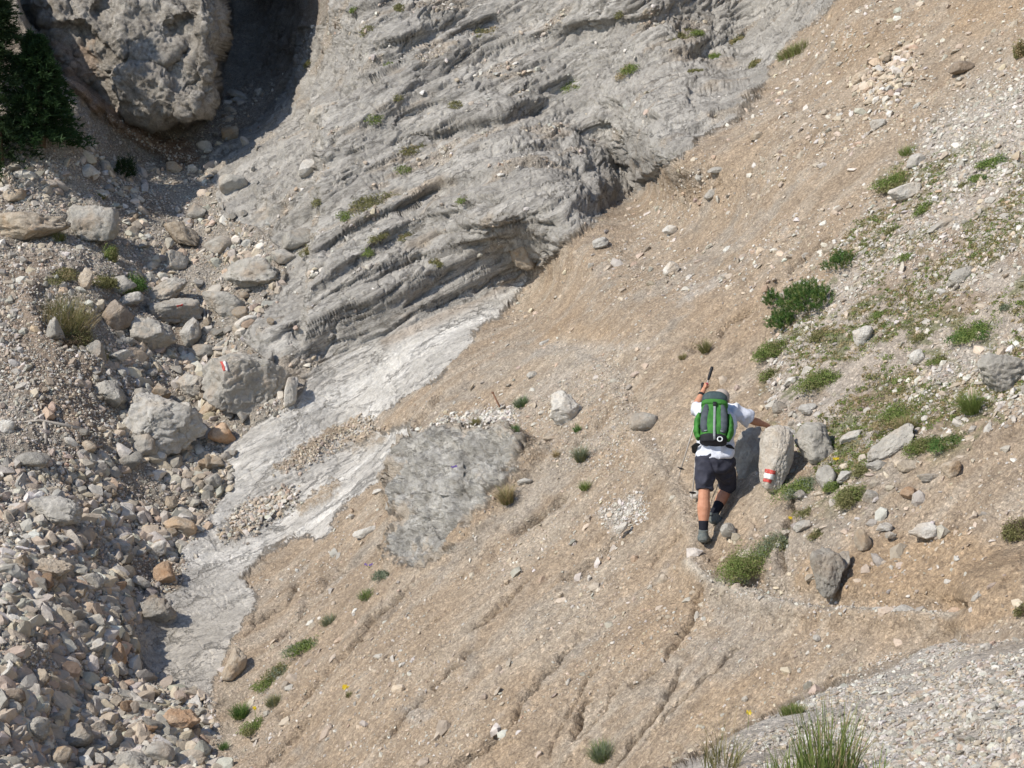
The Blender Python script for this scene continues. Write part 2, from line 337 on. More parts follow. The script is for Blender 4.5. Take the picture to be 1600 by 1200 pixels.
# ------------------------------------------------------------------ own colours of the land
def mix(a, b, k):
    k = np.asarray(k)[..., None]; return a * (1 - k) + np.asarray(b, dtype=np.float32) * k
n_lo = fbm(P, .5, 3, .5, 81); n_mi = fbm(P, 2.2, 4, .6, 82); n_hi = fbm(P, 12, 3, .6, 83)
st = fbm(FR, (.5, 3.0, 3.0), 4, .6, 84)
colA = mix(np.broadcast_to(np.array([.398, .314, .230], dtype=np.float32), P.shape), (.46, .39, .31), sstep(st, -.5, .7))
colA = mix(colA, (.40, .285, .18), .45 * sstep(n_lo + .5 * st, .15, .9))
colA = mix(colA, (.40, .355, .30), .7 * sstep(pn(FR, (.25, 1.4, 1.4), 85) + .4 * wn2, .25, .7))
colA = mix(colA, (.28, .215, .155), .45 * sstep(n_mi, .35, 1.0))
# whiter, stonier ground at the right and on the near shoulder
for pl, a in [([(1300, 420), (1420, 300), (1450, 200), (1600, 120), (2600, 0), (2600, 640), (1600, 620), (1450, 660), (1300, 740), (1230, 720), (1190, 560)], .48),
              ([(1430, 200), (1520, 170), (1660, 120), (1700, 260), (1560, 290), (1450, 260)], .2), ([(1170, 130), (1330, 60), (1300, 110)], 0),
              ([(1070, 460), (1150, 420), (1200, 380), (1230, 360), (1200, 400), (1120, 460), (1060, 485)], .6), ([(650, 690), (705, 660), (760, 645), (800, 648), (790, 672), (760, 682), (700, 690)], .75),
              ([(940, 800), (990, 770), (985, 800), (950, 830)], .5), ([(840, 545), (900, 535), (1000, 540), (1010, 555), (900, 560), (830, 570)], .45), ([(780, 655), (900, 560), (960, 560), (880, 620)], .3),
              ([(620, 1110), (670, 1080), (690, 1120), (650, 1150)], .4), ([(1085, 875), (1200, 925), (1475, 938), (1475, 962), (1200, 952), (1065, 915)], .001),
              ([(900, 548), (960, 580), (1020, 655), (1075, 760), (1098, 860), (1065, 870), (1040, 780), (985, 680), (940, 610), (880, 565)], .001)]:
    if a: colA = mix(colA, (.50, .478, .445), a * sstep(sdf(X, Y, pl) + 16 * wn1 + 12 * wn2 + 6 * wn3, -8, 14))
for pl, a in [([(1240, 870), (1330, 850), (1480, 820), (1600, 850), (1600, 960), (1480, 985), (1460, 940), (1320, 925), (1230, 910)], .75), ([(1290, 30), (1400, 60), (1380, 180), (1310, 120)], .35), ([(1480, 0), (1600, -20), (1600, 40), (1500, 60)], .6),
              ([(850, 520), (960, 500), (1010, 530), (900, 545)], .5), ([(1060, 560), (1130, 560), (1130, 640), (1060, 640)], .35), ([(1100, 1060), (1260, 1040), (1220, 1110), (1100, 1180), (1060, 1140)], .45)]:
    colA = mix(colA, (.41, .30, .195), a * sstep(sdf(X, Y, pl) + 16 * wn1 + 12 * wn2, -10, 16))
kV = sstep(sdf(X, Y, [(1180, 560), (1290, 420), (1400, 240), (1700, 160), (1700, 640), (1480, 720), (1340, 790), (1210, 840), (1195, 700)]) + 14 * wn1, -10, 30)
colA = mix(colA, (.17, .18, .085), .75 * kV * sstep(fbm(P, 1.8, 4, .65, 96), .08, .40))
colA = mix(colA, (.30, .22, .15), .55 * kV * sstep(fbm(P, 1.3, 4, .6, 97), .05, .55))
d_, _ = seg_dist(X + 6 * wn2, Y + 4 * wn3, [(1080, 885), (1110, 908), (1200, 936), (1290, 950), (1380, 952), (1475, 956)])
colA = mix(colA, (.60, .545, .46), .85 * np.exp(-(d_ / 9) ** 2))
d_, _ = seg_dist(X + 10 * wn2 + 5 * wn3, Y + 9 * wn1, [(1090, 880), (1078, 822), (1050, 755), (1005, 690), (980, 640), (955, 585), (900, 552), (830, 556), (770, 590)])
colA = mix(colA, (.48, .42, .345), .55 * np.exp(-(d_ / 15) ** 2))
colA = mix(colA, (.54, .51, .465), kM * .9 * sstep(n_lo * .4 + .5, 0, .6))
colA = mix(colA, (.14, .09, .055), .0 * kA)
colB = mix(np.broadcast_to(np.array([.325, .305, .275], dtype=np.float32), P.shape), (.415, .392, .355), sstep(fbm(PL, (.4, 2.5, 2.5), 4, .6, 86), -.5, .7))
colB = mix(colB, (.36, .29, .215), .6 * sstep(fbm(PL, (.5, 1.6, 1.6), 4, .6, 87), .35, 1.0))
colB = mix(colB, (.19, .185, .165), .5 * sstep(fbm(PL, (1.2, 4, 4), 3, .6, 88), .45, 1.1))
colC = mix(np.broadcast_to(np.array([.46, .435, .395], dtype=np.float32), P.shape), (.61, .585, .54), sstep(fbm(PL, (.35, 2.4, 2.4), 5, .68, 89) - sstep(Y, 850, 980) * .9, -.7, .9))
colC = mix(colC, (.40, .365, .315), .6 * sstep(Y + 30 * wn1, 880, 1010))
colC = mix(colC, (.36, .27, .19), .5 * np.exp(-(seg_dist(X, Y, [(600, 532), (740, 470), (840, 412)])[0] / 9) ** 2))
colG = mix(np.broadcast_to(np.array([.37, .335, .29], dtype=np.float32), P.shape), (.28, .235, .19), sstep(n_lo + .4 * n_mi, -.1, .8))
colG = mix(colG, (.29, .225, .17), .8 * sstep(sdf(X, Y, [(0, 395), (110, 405), (60, 450), (150, 570), (190, 660), (120, 700), (60, 640), (0, 600)]) + 14 * wn2, -10, 10))
colG = mix(colG, (.32, .29, .26), .8 * sstep(sdf(X, Y, [(20, 770), (60, 750), (115, 790), (110, 820), (60, 825), (30, 815)]) + 6 * wn2, -4, 4))
colG = mix(colG, (.315, .275, .225), .8 * sstep(sdf(X, Y, [(140, 690), (175, 700), (200, 760), (180, 800), (150, 760)]) + 6 * wn2, -4, 4))
colK = mix(np.broadcast_to(np.array([.29, .262, .225], dtype=np.float32), P.shape), (.40, .37, .325), sstep(fbm(P, 1.8, 4, .6, 90), -.4, .7))
colK = mix(colK, (.34, .235, .16), .6 * sstep(sdf(X, Y, [(90, 70), (140, 60), (150, 120), (120, 130)]) + 12 * wn2, -8, 8))
colO = mix(np.broadcast_to(np.array([.36, .342, .308], dtype=np.float32), P.shape), (.50, .48, .44), sstep(fbm(P, (2.0, 2.0, 4.0), 4, .65, 92), -.5, .8))
colO = mix(colO, (.42, .37, .295), .6 * sstep(pn(P, 1.1, 93) + (X - 740) / 220, .1, .9))
colO = mix(colO, (.43, .365, .29), .8 * sstep((26 - sO) / 26 + 1.1 * n_mi + .5 * wn3, .45, .95))
col = colG * kG[..., None] + colA * kA[..., None] + colB * kB[..., None] + colC * kC[..., None]
col = mix(col, (.38, .30, .215), kS * .9)
col = col * (1 - kKz[..., None]) + colK * kKz[..., None]
kR = sstep(sdf(X, Y, POLY_R) + 6 * wn2, -3, 6)
col = mix(col, (.30, .215, .155), kR * .85)
col = col * (1 - kO[..., None]) + colO * kO[..., None]
# paths of small white rubble and moss on the upper rock follow its ledges
rub = sstep(fbm(PL, (.45, 1.6, 1.6), 3, .55, 95) + .15 * n_mi, .38, .62) * kB
col = mix(col, (.40, .355, .30), rub * .8)
col = col * (1 + .10 * n_hi + .10 * n_mi)[..., None]
col = np.clip(col, .02, .8)
peb = np.clip(kA * (1 - kO) * .9 + kM * .3 + kG * (1 - kKz) + rub + kS + .15 * kKz, 0, 1) * (1 - .9 * kCs)

# ------------------------------------------------------------------ node materials
def new_mat(name):
    m = bpy.data.materials.new(name); m.use_nodes = True
    nt = m.node_tree; b = nt.nodes['Principled BSDF']; b.inputs['Roughness'].default_value = .9
    b.inputs['Specular IOR Level'].default_value = .25
    return m, nt, b
def nd(nt, t, **kw):
    n = nt.nodes.new(t)
    for k, v in kw.items():
        if k in n.inputs.keys(): n.inputs[k].default_value = v
        else: setattr(n, k, v)
    return n
def mixc(nt, fac, a, b, mode='MIX'):
    n = nt.nodes.new('ShaderNodeMix'); n.data_type = 'RGBA'; n.blend_type = mode
    for s, v in ((n.inputs[0], fac), (n.inputs[6], a), (n.inputs[7], b)):
        if isinstance(v, bpy.types.NodeSocket): nt.links.new(v, s)
        else: s.default_value = v if not isinstance(v, tuple) else (*v, 1)[:4]
    return n.outputs[2]
def mathn(nt, op, a, b=0.0, clamp=False):
    n = nt.nodes.new('ShaderNodeMath'); n.operation = op; n.use_clamp = clamp
    for s, v in ((n.inputs[0], a), (n.inputs[1], b)):
        if isinstance(v, bpy.types.NodeSocket): nt.links.new(v, s)
        else: s.default_value = v
    return n.outputs[0]
def ramp(nt, v, stops):
    n = nt.nodes.new('ShaderNodeValToRGB'); nt.links.new(v, n.inputs[0])
    e = n.color_ramp.elements
    while len(e) < len(stops): e.new(.5)
    for el, (p, c) in zip(e, stops): el.position = p; el.color = (*c, 1) if len(c) == 3 else c
    return n.outputs[0]

def terrain_mat():
    m, nt, b = new_mat('ground_surface')
    tc = nd(nt, 'ShaderNodeTexCoord'); a = nd(nt, 'ShaderNodeAttribute', attribute_name='col'); pb = nd(nt, 'ShaderNodeAttribute', attribute_name='peb')
    v1 = nd(nt, 'ShaderNodeTexVoronoi', Scale=34.0); nt.links.new(tc.outputs['Object'], v1.inputs['Vector'])
    v2 = nd(nt, 'ShaderNodeTexVoronoi', Scale=80.0); nt.links.new(tc.outputs['Object'], v2.inputs['Vector'])
    fa = nd(nt, 'ShaderNodeAttribute', attribute_name='flow')
    no = nd(nt, 'ShaderNodeTexNoise', Scale=16.0, Detail=6.0, Roughness=.74); nt.links.new(fa.outputs['Vector'], no.inputs['Vector'])
    nf = nd(nt, 'ShaderNodeTexNoise', Scale=48.0, Detail=3.0, Roughness=.8); nt.links.new(fa.outputs['Vector'], nf.inputs['Vector'])
    nl = nd(nt, 'ShaderNodeTexNoise', Scale=3.5, Detail=6.0, Roughness=.7); nt.links.new(fa.outputs['Vector'], nl.inputs['Vector'])
    sep1 = nd(nt, 'ShaderNodeSeparateColor'); nt.links.new(v1.outputs['Color'], sep1.inputs[0])
    sep2 = nd(nt, 'ShaderNodeSeparateColor'); nt.links.new(v2.outputs['Color'], sep2.inputs[0])
    c1 = ramp(nt, sep1.outputs[0], [(0, (.62, .60, .58)), (.5, (.95, .93, .90)), (.86, (1.15, 1.13, 1.1)), (1, (1.55, 1.5, 1.45))])
    c2 = ramp(nt, sep2.outputs[1], [(0, (.70, .68, .66)), (.6, (1, 1, 1)), (1, (1.4, 1.38, 1.35))])
    k = mathn(nt, 'MULTIPLY', pb.outputs['Fac'], .58)
    col = mixc(nt, k, a.outputs['Color'], c1, 'MULTIPLY')
    col = mixc(nt, k, col, c2, 'MULTIPLY')
    nr = ramp(nt, no.outputs[0], [(.25, (.66, .65, .64)), (.5, (1, 1, 1)), (.78, (1.28, 1.27, 1.25))])
    col = mixc(nt, .8, col, nr, 'MULTIPLY')
    col = mixc(nt, .75, col, ramp(nt, nf.outputs[0], [(.30, (.62, .61, .60)), (.5, (1, 1, 1)), (.70, (1.3, 1.29, 1.27))]), 'MULTIPLY')
    col = mixc(nt, .7, col, ramp(nt, nl.outputs[0], [(.32, (.76, .75, .73)), (.5, (1, 1, 1)), (.68, (1.18, 1.17, 1.15))]), 'MULTIPLY')
    nt.links.new(col, b.inputs['Base Color'])
    h1 = mathn(nt, 'MULTIPLY', mathn(nt, 'SUBTRACT', sep1.outputs[1], v1.outputs['Distance']), .018)
    h2 = mathn(nt, 'MULTIPLY', mathn(nt, 'SUBTRACT', sep2.outputs[1], v2.outputs['Distance']), .008)
    h = mathn(nt, 'MULTIPLY', mathn(nt, 'ADD', h1, h2), pb.outputs['Fac'])
    h = mathn(nt, 'ADD', h, mathn(nt, 'MULTIPLY', no.outputs[0], .060))
    h = mathn(nt, 'ADD', h, mathn(nt, 'MULTIPLY', nf.outputs[0], .016))
    rk = mathn(nt, 'SUBTRACT', 1.0, pb.outputs['Fac'], True)
    wv = nd(nt, 'ShaderNodeVectorMath', operation='MULTIPLY_ADD'); nt.links.new(nl.outputs['Color'], wv.inputs[0]); wv.inputs[1].default_value = (.5, .5, .5); nt.links.new(fa.outputs['Vector'], wv.inputs[2])
    crk = None
    for sc_, wd_, amp in ((1.5, .022, 1.0), (4.6, .035, .6)):
        vc = nd(nt, 'ShaderNodeTexVoronoi', Scale=sc_); vc.feature = 'DISTANCE_TO_EDGE'; nt.links.new(wv.outputs[0], vc.inputs['Vector'])
        mr = nd(nt, 'ShaderNodeMapRange'); nt.links.new(vc.outputs['Distance'], mr.inputs[0]); mr.inputs[1].default_value = 0; mr.inputs[2].default_value = wd_; mr.inputs[3].default_value = amp; mr.inputs[4].default_value = 0
        crk = mr.outputs[0] if crk is None else mathn(nt, 'MAXIMUM', crk, mr.outputs[0])
    vp = nd(nt, 'ShaderNodeTexVoronoi', Scale=3.4); nt.links.new(wv.outputs[0], vp.inputs['Vector'])
    sp3 = nd(nt, 'ShaderNodeSeparateColor'); nt.links.new(vp.outputs['Color'], sp3.inputs[0])
    gate = ramp(nt, nl.outputs[0], [(.44, (0, 0, 0)), (.58, (1, 1, 1))])
    ck = mathn(nt, 'MULTIPLY', mathn(nt, 'MULTIPLY', crk, rk), gate)
    h = mathn(nt, 'SUBTRACT', h, mathn(nt, 'MULTIPLY', ck, .05))
    h = mathn(nt, 'ADD', h, mathn(nt, 'MULTIPLY', mathn(nt, 'MULTIPLY', sp3.outputs[0], rk), .03))
    col = mixc(nt, mathn(nt, 'MULTIPLY', ck, .42), col, (.14, .12, .095))
    nt.links.new(col, b.inputs['Base Color'])
    bp = nd(nt, 'ShaderNodeBump', Strength=.9, Distance=1.0); nt.links.new(h, bp.inputs['Height']); nt.links.new(bp.outputs[0], b.inputs['Normal'])
    return m
M_TER = terrain_mat()

def grid_object(name, mask_v, material):
    """faces whose first corner lies in mask become one mesh"""
    idx = np.arange(NX * NY).reshape(NY, NX)
    fm = mask_v[:-1, :-1]
    q = np.stack([idx[:-1, :-1], idx[1:, :-1], idx[1:, 1:], idx[:-1, 1:]], -1)[fm]
    used, inv = np.unique(q.ravel(), return_inverse=True)
    me = bpy.data.meshes.new(name)
    me.vertices.add(len(used)); me.vertices.foreach_set('co', P.reshape(-1, 3)[used].ravel())
    me.loops.add(len(inv)); me.loops.foreach_set('vertex_index', inv.astype(np.int32).ravel())
    me.polygons.add(len(q)); me.polygons.foreach_set('loop_start', np.arange(0, len(inv), 4, dtype=np.int32))
    me.update(calc_edges=True)
    at_ = me.attributes.new('col', 'FLOAT_COLOR', 'POINT')
    c4 = np.ones((len(used), 4), dtype=np.float32); c4[:, :3] = col.reshape(-1, 3)[used]; at_.data.foreach_set('color', c4.ravel())
    ap = me.attributes.new('peb', 'FLOAT', 'POINT'); ap.data.foreach_set('value', peb.reshape(-1)[used].astype(np.float32))
    fl_ = me.attributes.new('flow', 'FLOAT_VECTOR', 'POINT'); fl_.data.foreach_set('vector', flow.reshape(-1, 3)[used].ravel())
    me.polygons.foreach_set('use_smooth', np.ones(len(q), dtype=bool))
    me.materials.append(material)
    o = bpy.data.objects.new(name, me); C.objects.link(o); o['kind'] = 'structure'
    return o
zone = np.zeros((NY, NX), int)
zone[kB > .5] = 1; zone[kC > .5] = 2; zone[kA > .5] = 3; zone[kM > .5] = 4; zone[(kKz > .5)] = 5; zone[kO > .5] = 6
LAB = {0: ('gully_bed', 'stony gully bed and brown earth bank running down the left side', 'gully'), 1: ('bedrock_slope', 'grey layered bedrock slope above the pale slab', 'rock slope'),
       2: ('bedrock_slab', 'smooth pale limestone slab between the gully and the brown debris', 'rock slab'), 3: ('debris_slope', 'steep tan slope of fine debris crossed by the hiker', 'slope'),
       4: ('gravel_path', 'near shoulder of the path with whitish gravel', 'path')}
for z, (nm, lb, ct) in LAB.items():
    o = grid_object(nm, zone == z, M_TER); o['label'] = lb; o['category'] = ct
ok = grid_object('rock_cliff', zone == 5, M_TER); ok['label'] = 'massive rounded grey cliff block above the head of the gully'; ok['category'] = 'cliff'
oo = grid_object('rock_outcrop', zone == 6, M_TER); oo['label'] = 'fissured grey rock outcrop showing through the tan debris slope'; oo['category'] = 'rock outcrop'
for o_ in (ok, oo): del o_['kind']

def bil(A, px, py):
    px = np.atleast_1d(np.asarray(px, float)); py = np.atleast_1d(np.asarray(py, float))
    i = np.clip(np.searchsorted(ax_x, px) - 1, 0, NX - 2); j = np.clip(np.searchsorted(ax_y, py) - 1, 0, NY - 2)
    fx = np.clip((px - ax_x[i]) / (ax_x[i + 1] - ax_x[i]), 0, 1); fy = np.clip((py - ax_y[j]) / (ax_y[j + 1] - ax_y[j]), 0, 1)
    if A.ndim == 3: fx = fx[:, None]; fy = fy[:, None]
    return A[j, i] * (1 - fx) * (1 - fy) + A[j, i + 1] * fx * (1 - fy) + A[j + 1, i] * (1 - fx) * fy + A[j + 1, i + 1] * fx * fy
def surf(px, py): return bil(P, px, py)
def surf1(px, py): return Vector(bil(P, px, py)[0])
def norm1(px, py): return Vector(bil(Nn, px, py)[0]).normalized()
def depth1(px, py): return float(bil(dep, px, py)[0])

# ------------------------------------------------------------------ helpers for objects
def put(name, me, parent=None, label=None, cat=None, group=None, kind=None):
    o = bpy.data.objects.new(name, me); C.objects.link(o)
    if parent is not None: o.parent = parent
    if label: o['label'] = label
    if cat: o['category'] = cat
    if group: o['group'] = group
    if kind: o['kind'] = kind
    return o
def mesh_np(name, V, Fc, mats, smooth=True, colors=None):
    me = bpy.data.meshes.new(name)
    V = np.asarray(V, dtype=np.float32); Fc = np.asarray(Fc, dtype=np.int32); k = Fc.shape[1]
    me.vertices.add(len(V)); me.vertices.foreach_set('co', V.ravel())
    me.loops.add(Fc.size); me.loops.foreach_set('vertex_index', Fc.ravel())
    me.polygons.add(len(Fc)); me.polygons.foreach_set('loop_start', np.arange(0, Fc.size, k, dtype=np.int32))
    me.polygons.foreach_set('use_smooth', np.full(len(Fc), smooth, dtype=bool))
    me.update(calc_edges=True)
    if colors is not None:
        a = me.attributes.new('col', 'FLOAT_COLOR', 'POINT'); c4 = np.ones((len(V), 4), dtype=np.float32); c4[:, :3] = colors; a.data.foreach_set('color', c4.ravel())
    for m in (mats if isinstance(mats, (list, tuple)) else [mats]): me.materials.append(m)
    return me
_ico = {}
def ico(n):
    if n not in _ico:
        bm = bmesh.new(); bmesh.ops.create_icosphere(bm, subdivisions=n, radius=1)
        _ico[n] = (np.array([v.co[:] for v in bm.verts], dtype=np.float32), np.array([[v.index for v in f.verts] for f in bm.faces], dtype=np.int32)); bm.free()
    return _ico[n]
def rock_shape(seed, n=4, cuts=14, lo=.62, hi=.95, rough=.05, boxy=.25):
    r = np.random.default_rng(seed); V, Fc = ico(n); V = V.copy()
    V = V / (np.abs(V) ** 3.2).sum(1)[:, None] ** (1 / 3.2) * boxy + V * (1 - boxy)
    N = r.normal(size=(cuts, 3)); N /= np.linalg.norm(N, axis=1)[:, None]
    for k in range(cuts):
        dd = r.uniform(lo, hi); e = np.maximum(0, V @ N[k] - dd); V = V - e[:, None] * N[k] * .93
    if rough > 0 and n > 2:
        off = r.uniform(0, 100)
        dr = V / np.linalg.norm(V, axis=1)[:, None]
        V = V + dr * (rough * (1.1 * stair(fbm(V, 1.5, 4, .58, off), .30, .12) + .55 * fbm(V, 5.5, 4, .66, off + 4) - 1.0 * np.exp(-(np.abs(fbm(V, 1.1, 3, .5, off + 9)) / .035) ** 2)))[:, None]
    V -= (V.max(0) + V.min(0)) / 2; V /= (V.max(0) - V.min(0)).max() / 2
    return V, Fc

def rock_mat(name, c0, c1, c2, scale=6.0, attr=False, stain=None):
    m, nt, b = new_mat(name)
    tc = nd(nt, 'ShaderNodeTexCoord'); oi = nd(nt, 'ShaderNodeObjectInfo')
    co = tc.outputs['Object']
    if not attr:
        ad = nd(nt, 'ShaderNodeVectorMath', operation='ADD'); nt.links.new(co, ad.inputs[0])
        s = nd(nt, 'ShaderNodeVectorMath', operation='SCALE', Scale=60.0); nt.links.new(oi.outputs['Random'], s.inputs[0]); nt.links.new(s.outputs[0], ad.inputs[1]); co = ad.outputs[0]
    n1 = nd(nt, 'ShaderNodeTexNoise', Scale=scale, Detail=8.0, Roughness=.7); nt.links.new(co, n1.inputs['Vector'])
    n2 = nd(nt, 'ShaderNodeTexNoise', Scale=scale * .35, Detail=5.0, Roughness=.65); nt.links.new(co, n2.inputs['Vector'])
    n3 = nd(nt, 'ShaderNodeTexNoise', Scale=scale * 5, Detail=5.0, Roughness=.75); nt.links.new(co, n3.inputs['Vector'])
    if attr:
        a = nd(nt, 'ShaderNodeAttribute', attribute_name='col'); base = a.outputs['Color']
        base = mixc(nt, .7, base, ramp(nt, n1.outputs[0], [(.3, (.7, .69, .67)), (.7, (1.25, 1.24, 1.22))]), 'MULTIPLY')
    else:
        base = mixc(nt, ramp(nt, n1.outputs[0], [(.35, (0, 0, 0)), (.65, (1, 1, 1))]), c0, c1)
        base = mixc(nt, ramp(nt, n2.outputs[0], [(.5, (0, 0, 0)), (.68, (.85, .85, .85))]), base, c2)
        br = mathn(nt, 'ADD', mathn(nt, 'MULTIPLY', oi.outputs['Random'], .35), .84)
        cb = nd(nt, 'ShaderNodeCombineColor')
        for i in range(3): nt.links.new(br, cb.inputs[i])
        base = mixc(nt, 1.0, base, cb.outputs[0], 'MULTIPLY')
        base = mixc(nt, .7, base, ramp(nt, n3.outputs[0], [(.3, (.72, .71, .7)), (.7, (1.2, 1.2, 1.18))]), 'MULTIPLY')
    nt.links.new(base, b.inputs['Base Color'])
    h = mathn(nt, 'ADD', mathn(nt, 'MULTIPLY', n1.outputs[0], .09), mathn(nt, 'MULTIPLY', n3.outputs[0], .035))
    bp = nd(nt, 'ShaderNodeBump', Strength=.8, Distance=1.0 if not attr else .4); nt.links.new(h, bp.inputs['Height']); nt.links.new(bp.outputs[0], b.inputs['Normal'])
    return m
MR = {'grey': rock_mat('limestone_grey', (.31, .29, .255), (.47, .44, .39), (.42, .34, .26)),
      'pale': rock_mat('limestone_pale', (.45, .42, .375), (.64, .61, .555), (.50, .42, .33)),
      'tan': rock_mat('limestone_tan', (.36, .29, .215), (.52, .45, .36), (.44, .30, .18)),
      'orange': rock_mat('limestone_rusty', (.40, .26, .165), (.54, .40, .28), (.44, .24, .12)),
      'brown': rock_mat('limestone_brown', (.22, .175, .135), (.34, .29, .24), (.30, .22, .15))}
M_SCREE = rock_mat('loose_stone', 0, 0, 0, scale=9.0, attr=True)

# library of loose-stone shapes
LIB_HI = [rock_shape(100 + i, 4, 11, .42, .85, .05, .35) for i in range(14)]
LIB_LO = [rock_shape(200 + i, 1, 9, .35, .8, 0, .3) for i in range(16)]
LIB_MI = [rock_shape(300 + i, 2, 12, .4, .82, 0, .35) for i in range(16)]

EX = Vector((1, 0, 0)); FWD = Vector((0, cp, -sp)); UPI = Vector((0, sp, cp))
def place_rock(px, py, w, h, rot, colk, label, seed, name='boulder', cat='boulder', group=None, thick=.8, sink=.25, cuts=16, rough=.07, lo=.5, hi=.92, res=4, d=None, boxy=.3):
    """a boulder of w x h photo pixels, resting where the land lies at its lower middle"""
    dd = d if d else depth1(px, py + h * .30)
    s = dd / F
    n = norm1(px, py)
    V, Fc = rock_shape(seed, res, cuts, lo, hi, rough, boxy)
    ext = (V.max(0) - V.min(0)); V = V / ext * 2
    a = math.radians(rot)
    axr = EX * math.cos(a) + UPI * math.sin(a); axu = -EX * math.sin(a) + UPI * math.cos(a)
    sx, sz = w * s / 2, h * s / 2; sy = thick * math.sqrt(sx * sz)
    M = np.array([list(axr * sx), list(FWD * sy), list(axu * sz)])
    cen = Vector(at(px, py, dd)) - FWD * (sy * (1 - 2 * sink) * .5)
    me = mesh_np(name, V @ M, Fc, MR[colk], True)
    o = put(name, me, None, label, cat, group); o.location = cen
    return o, (axr, axu, sx, sy, sz, cen)

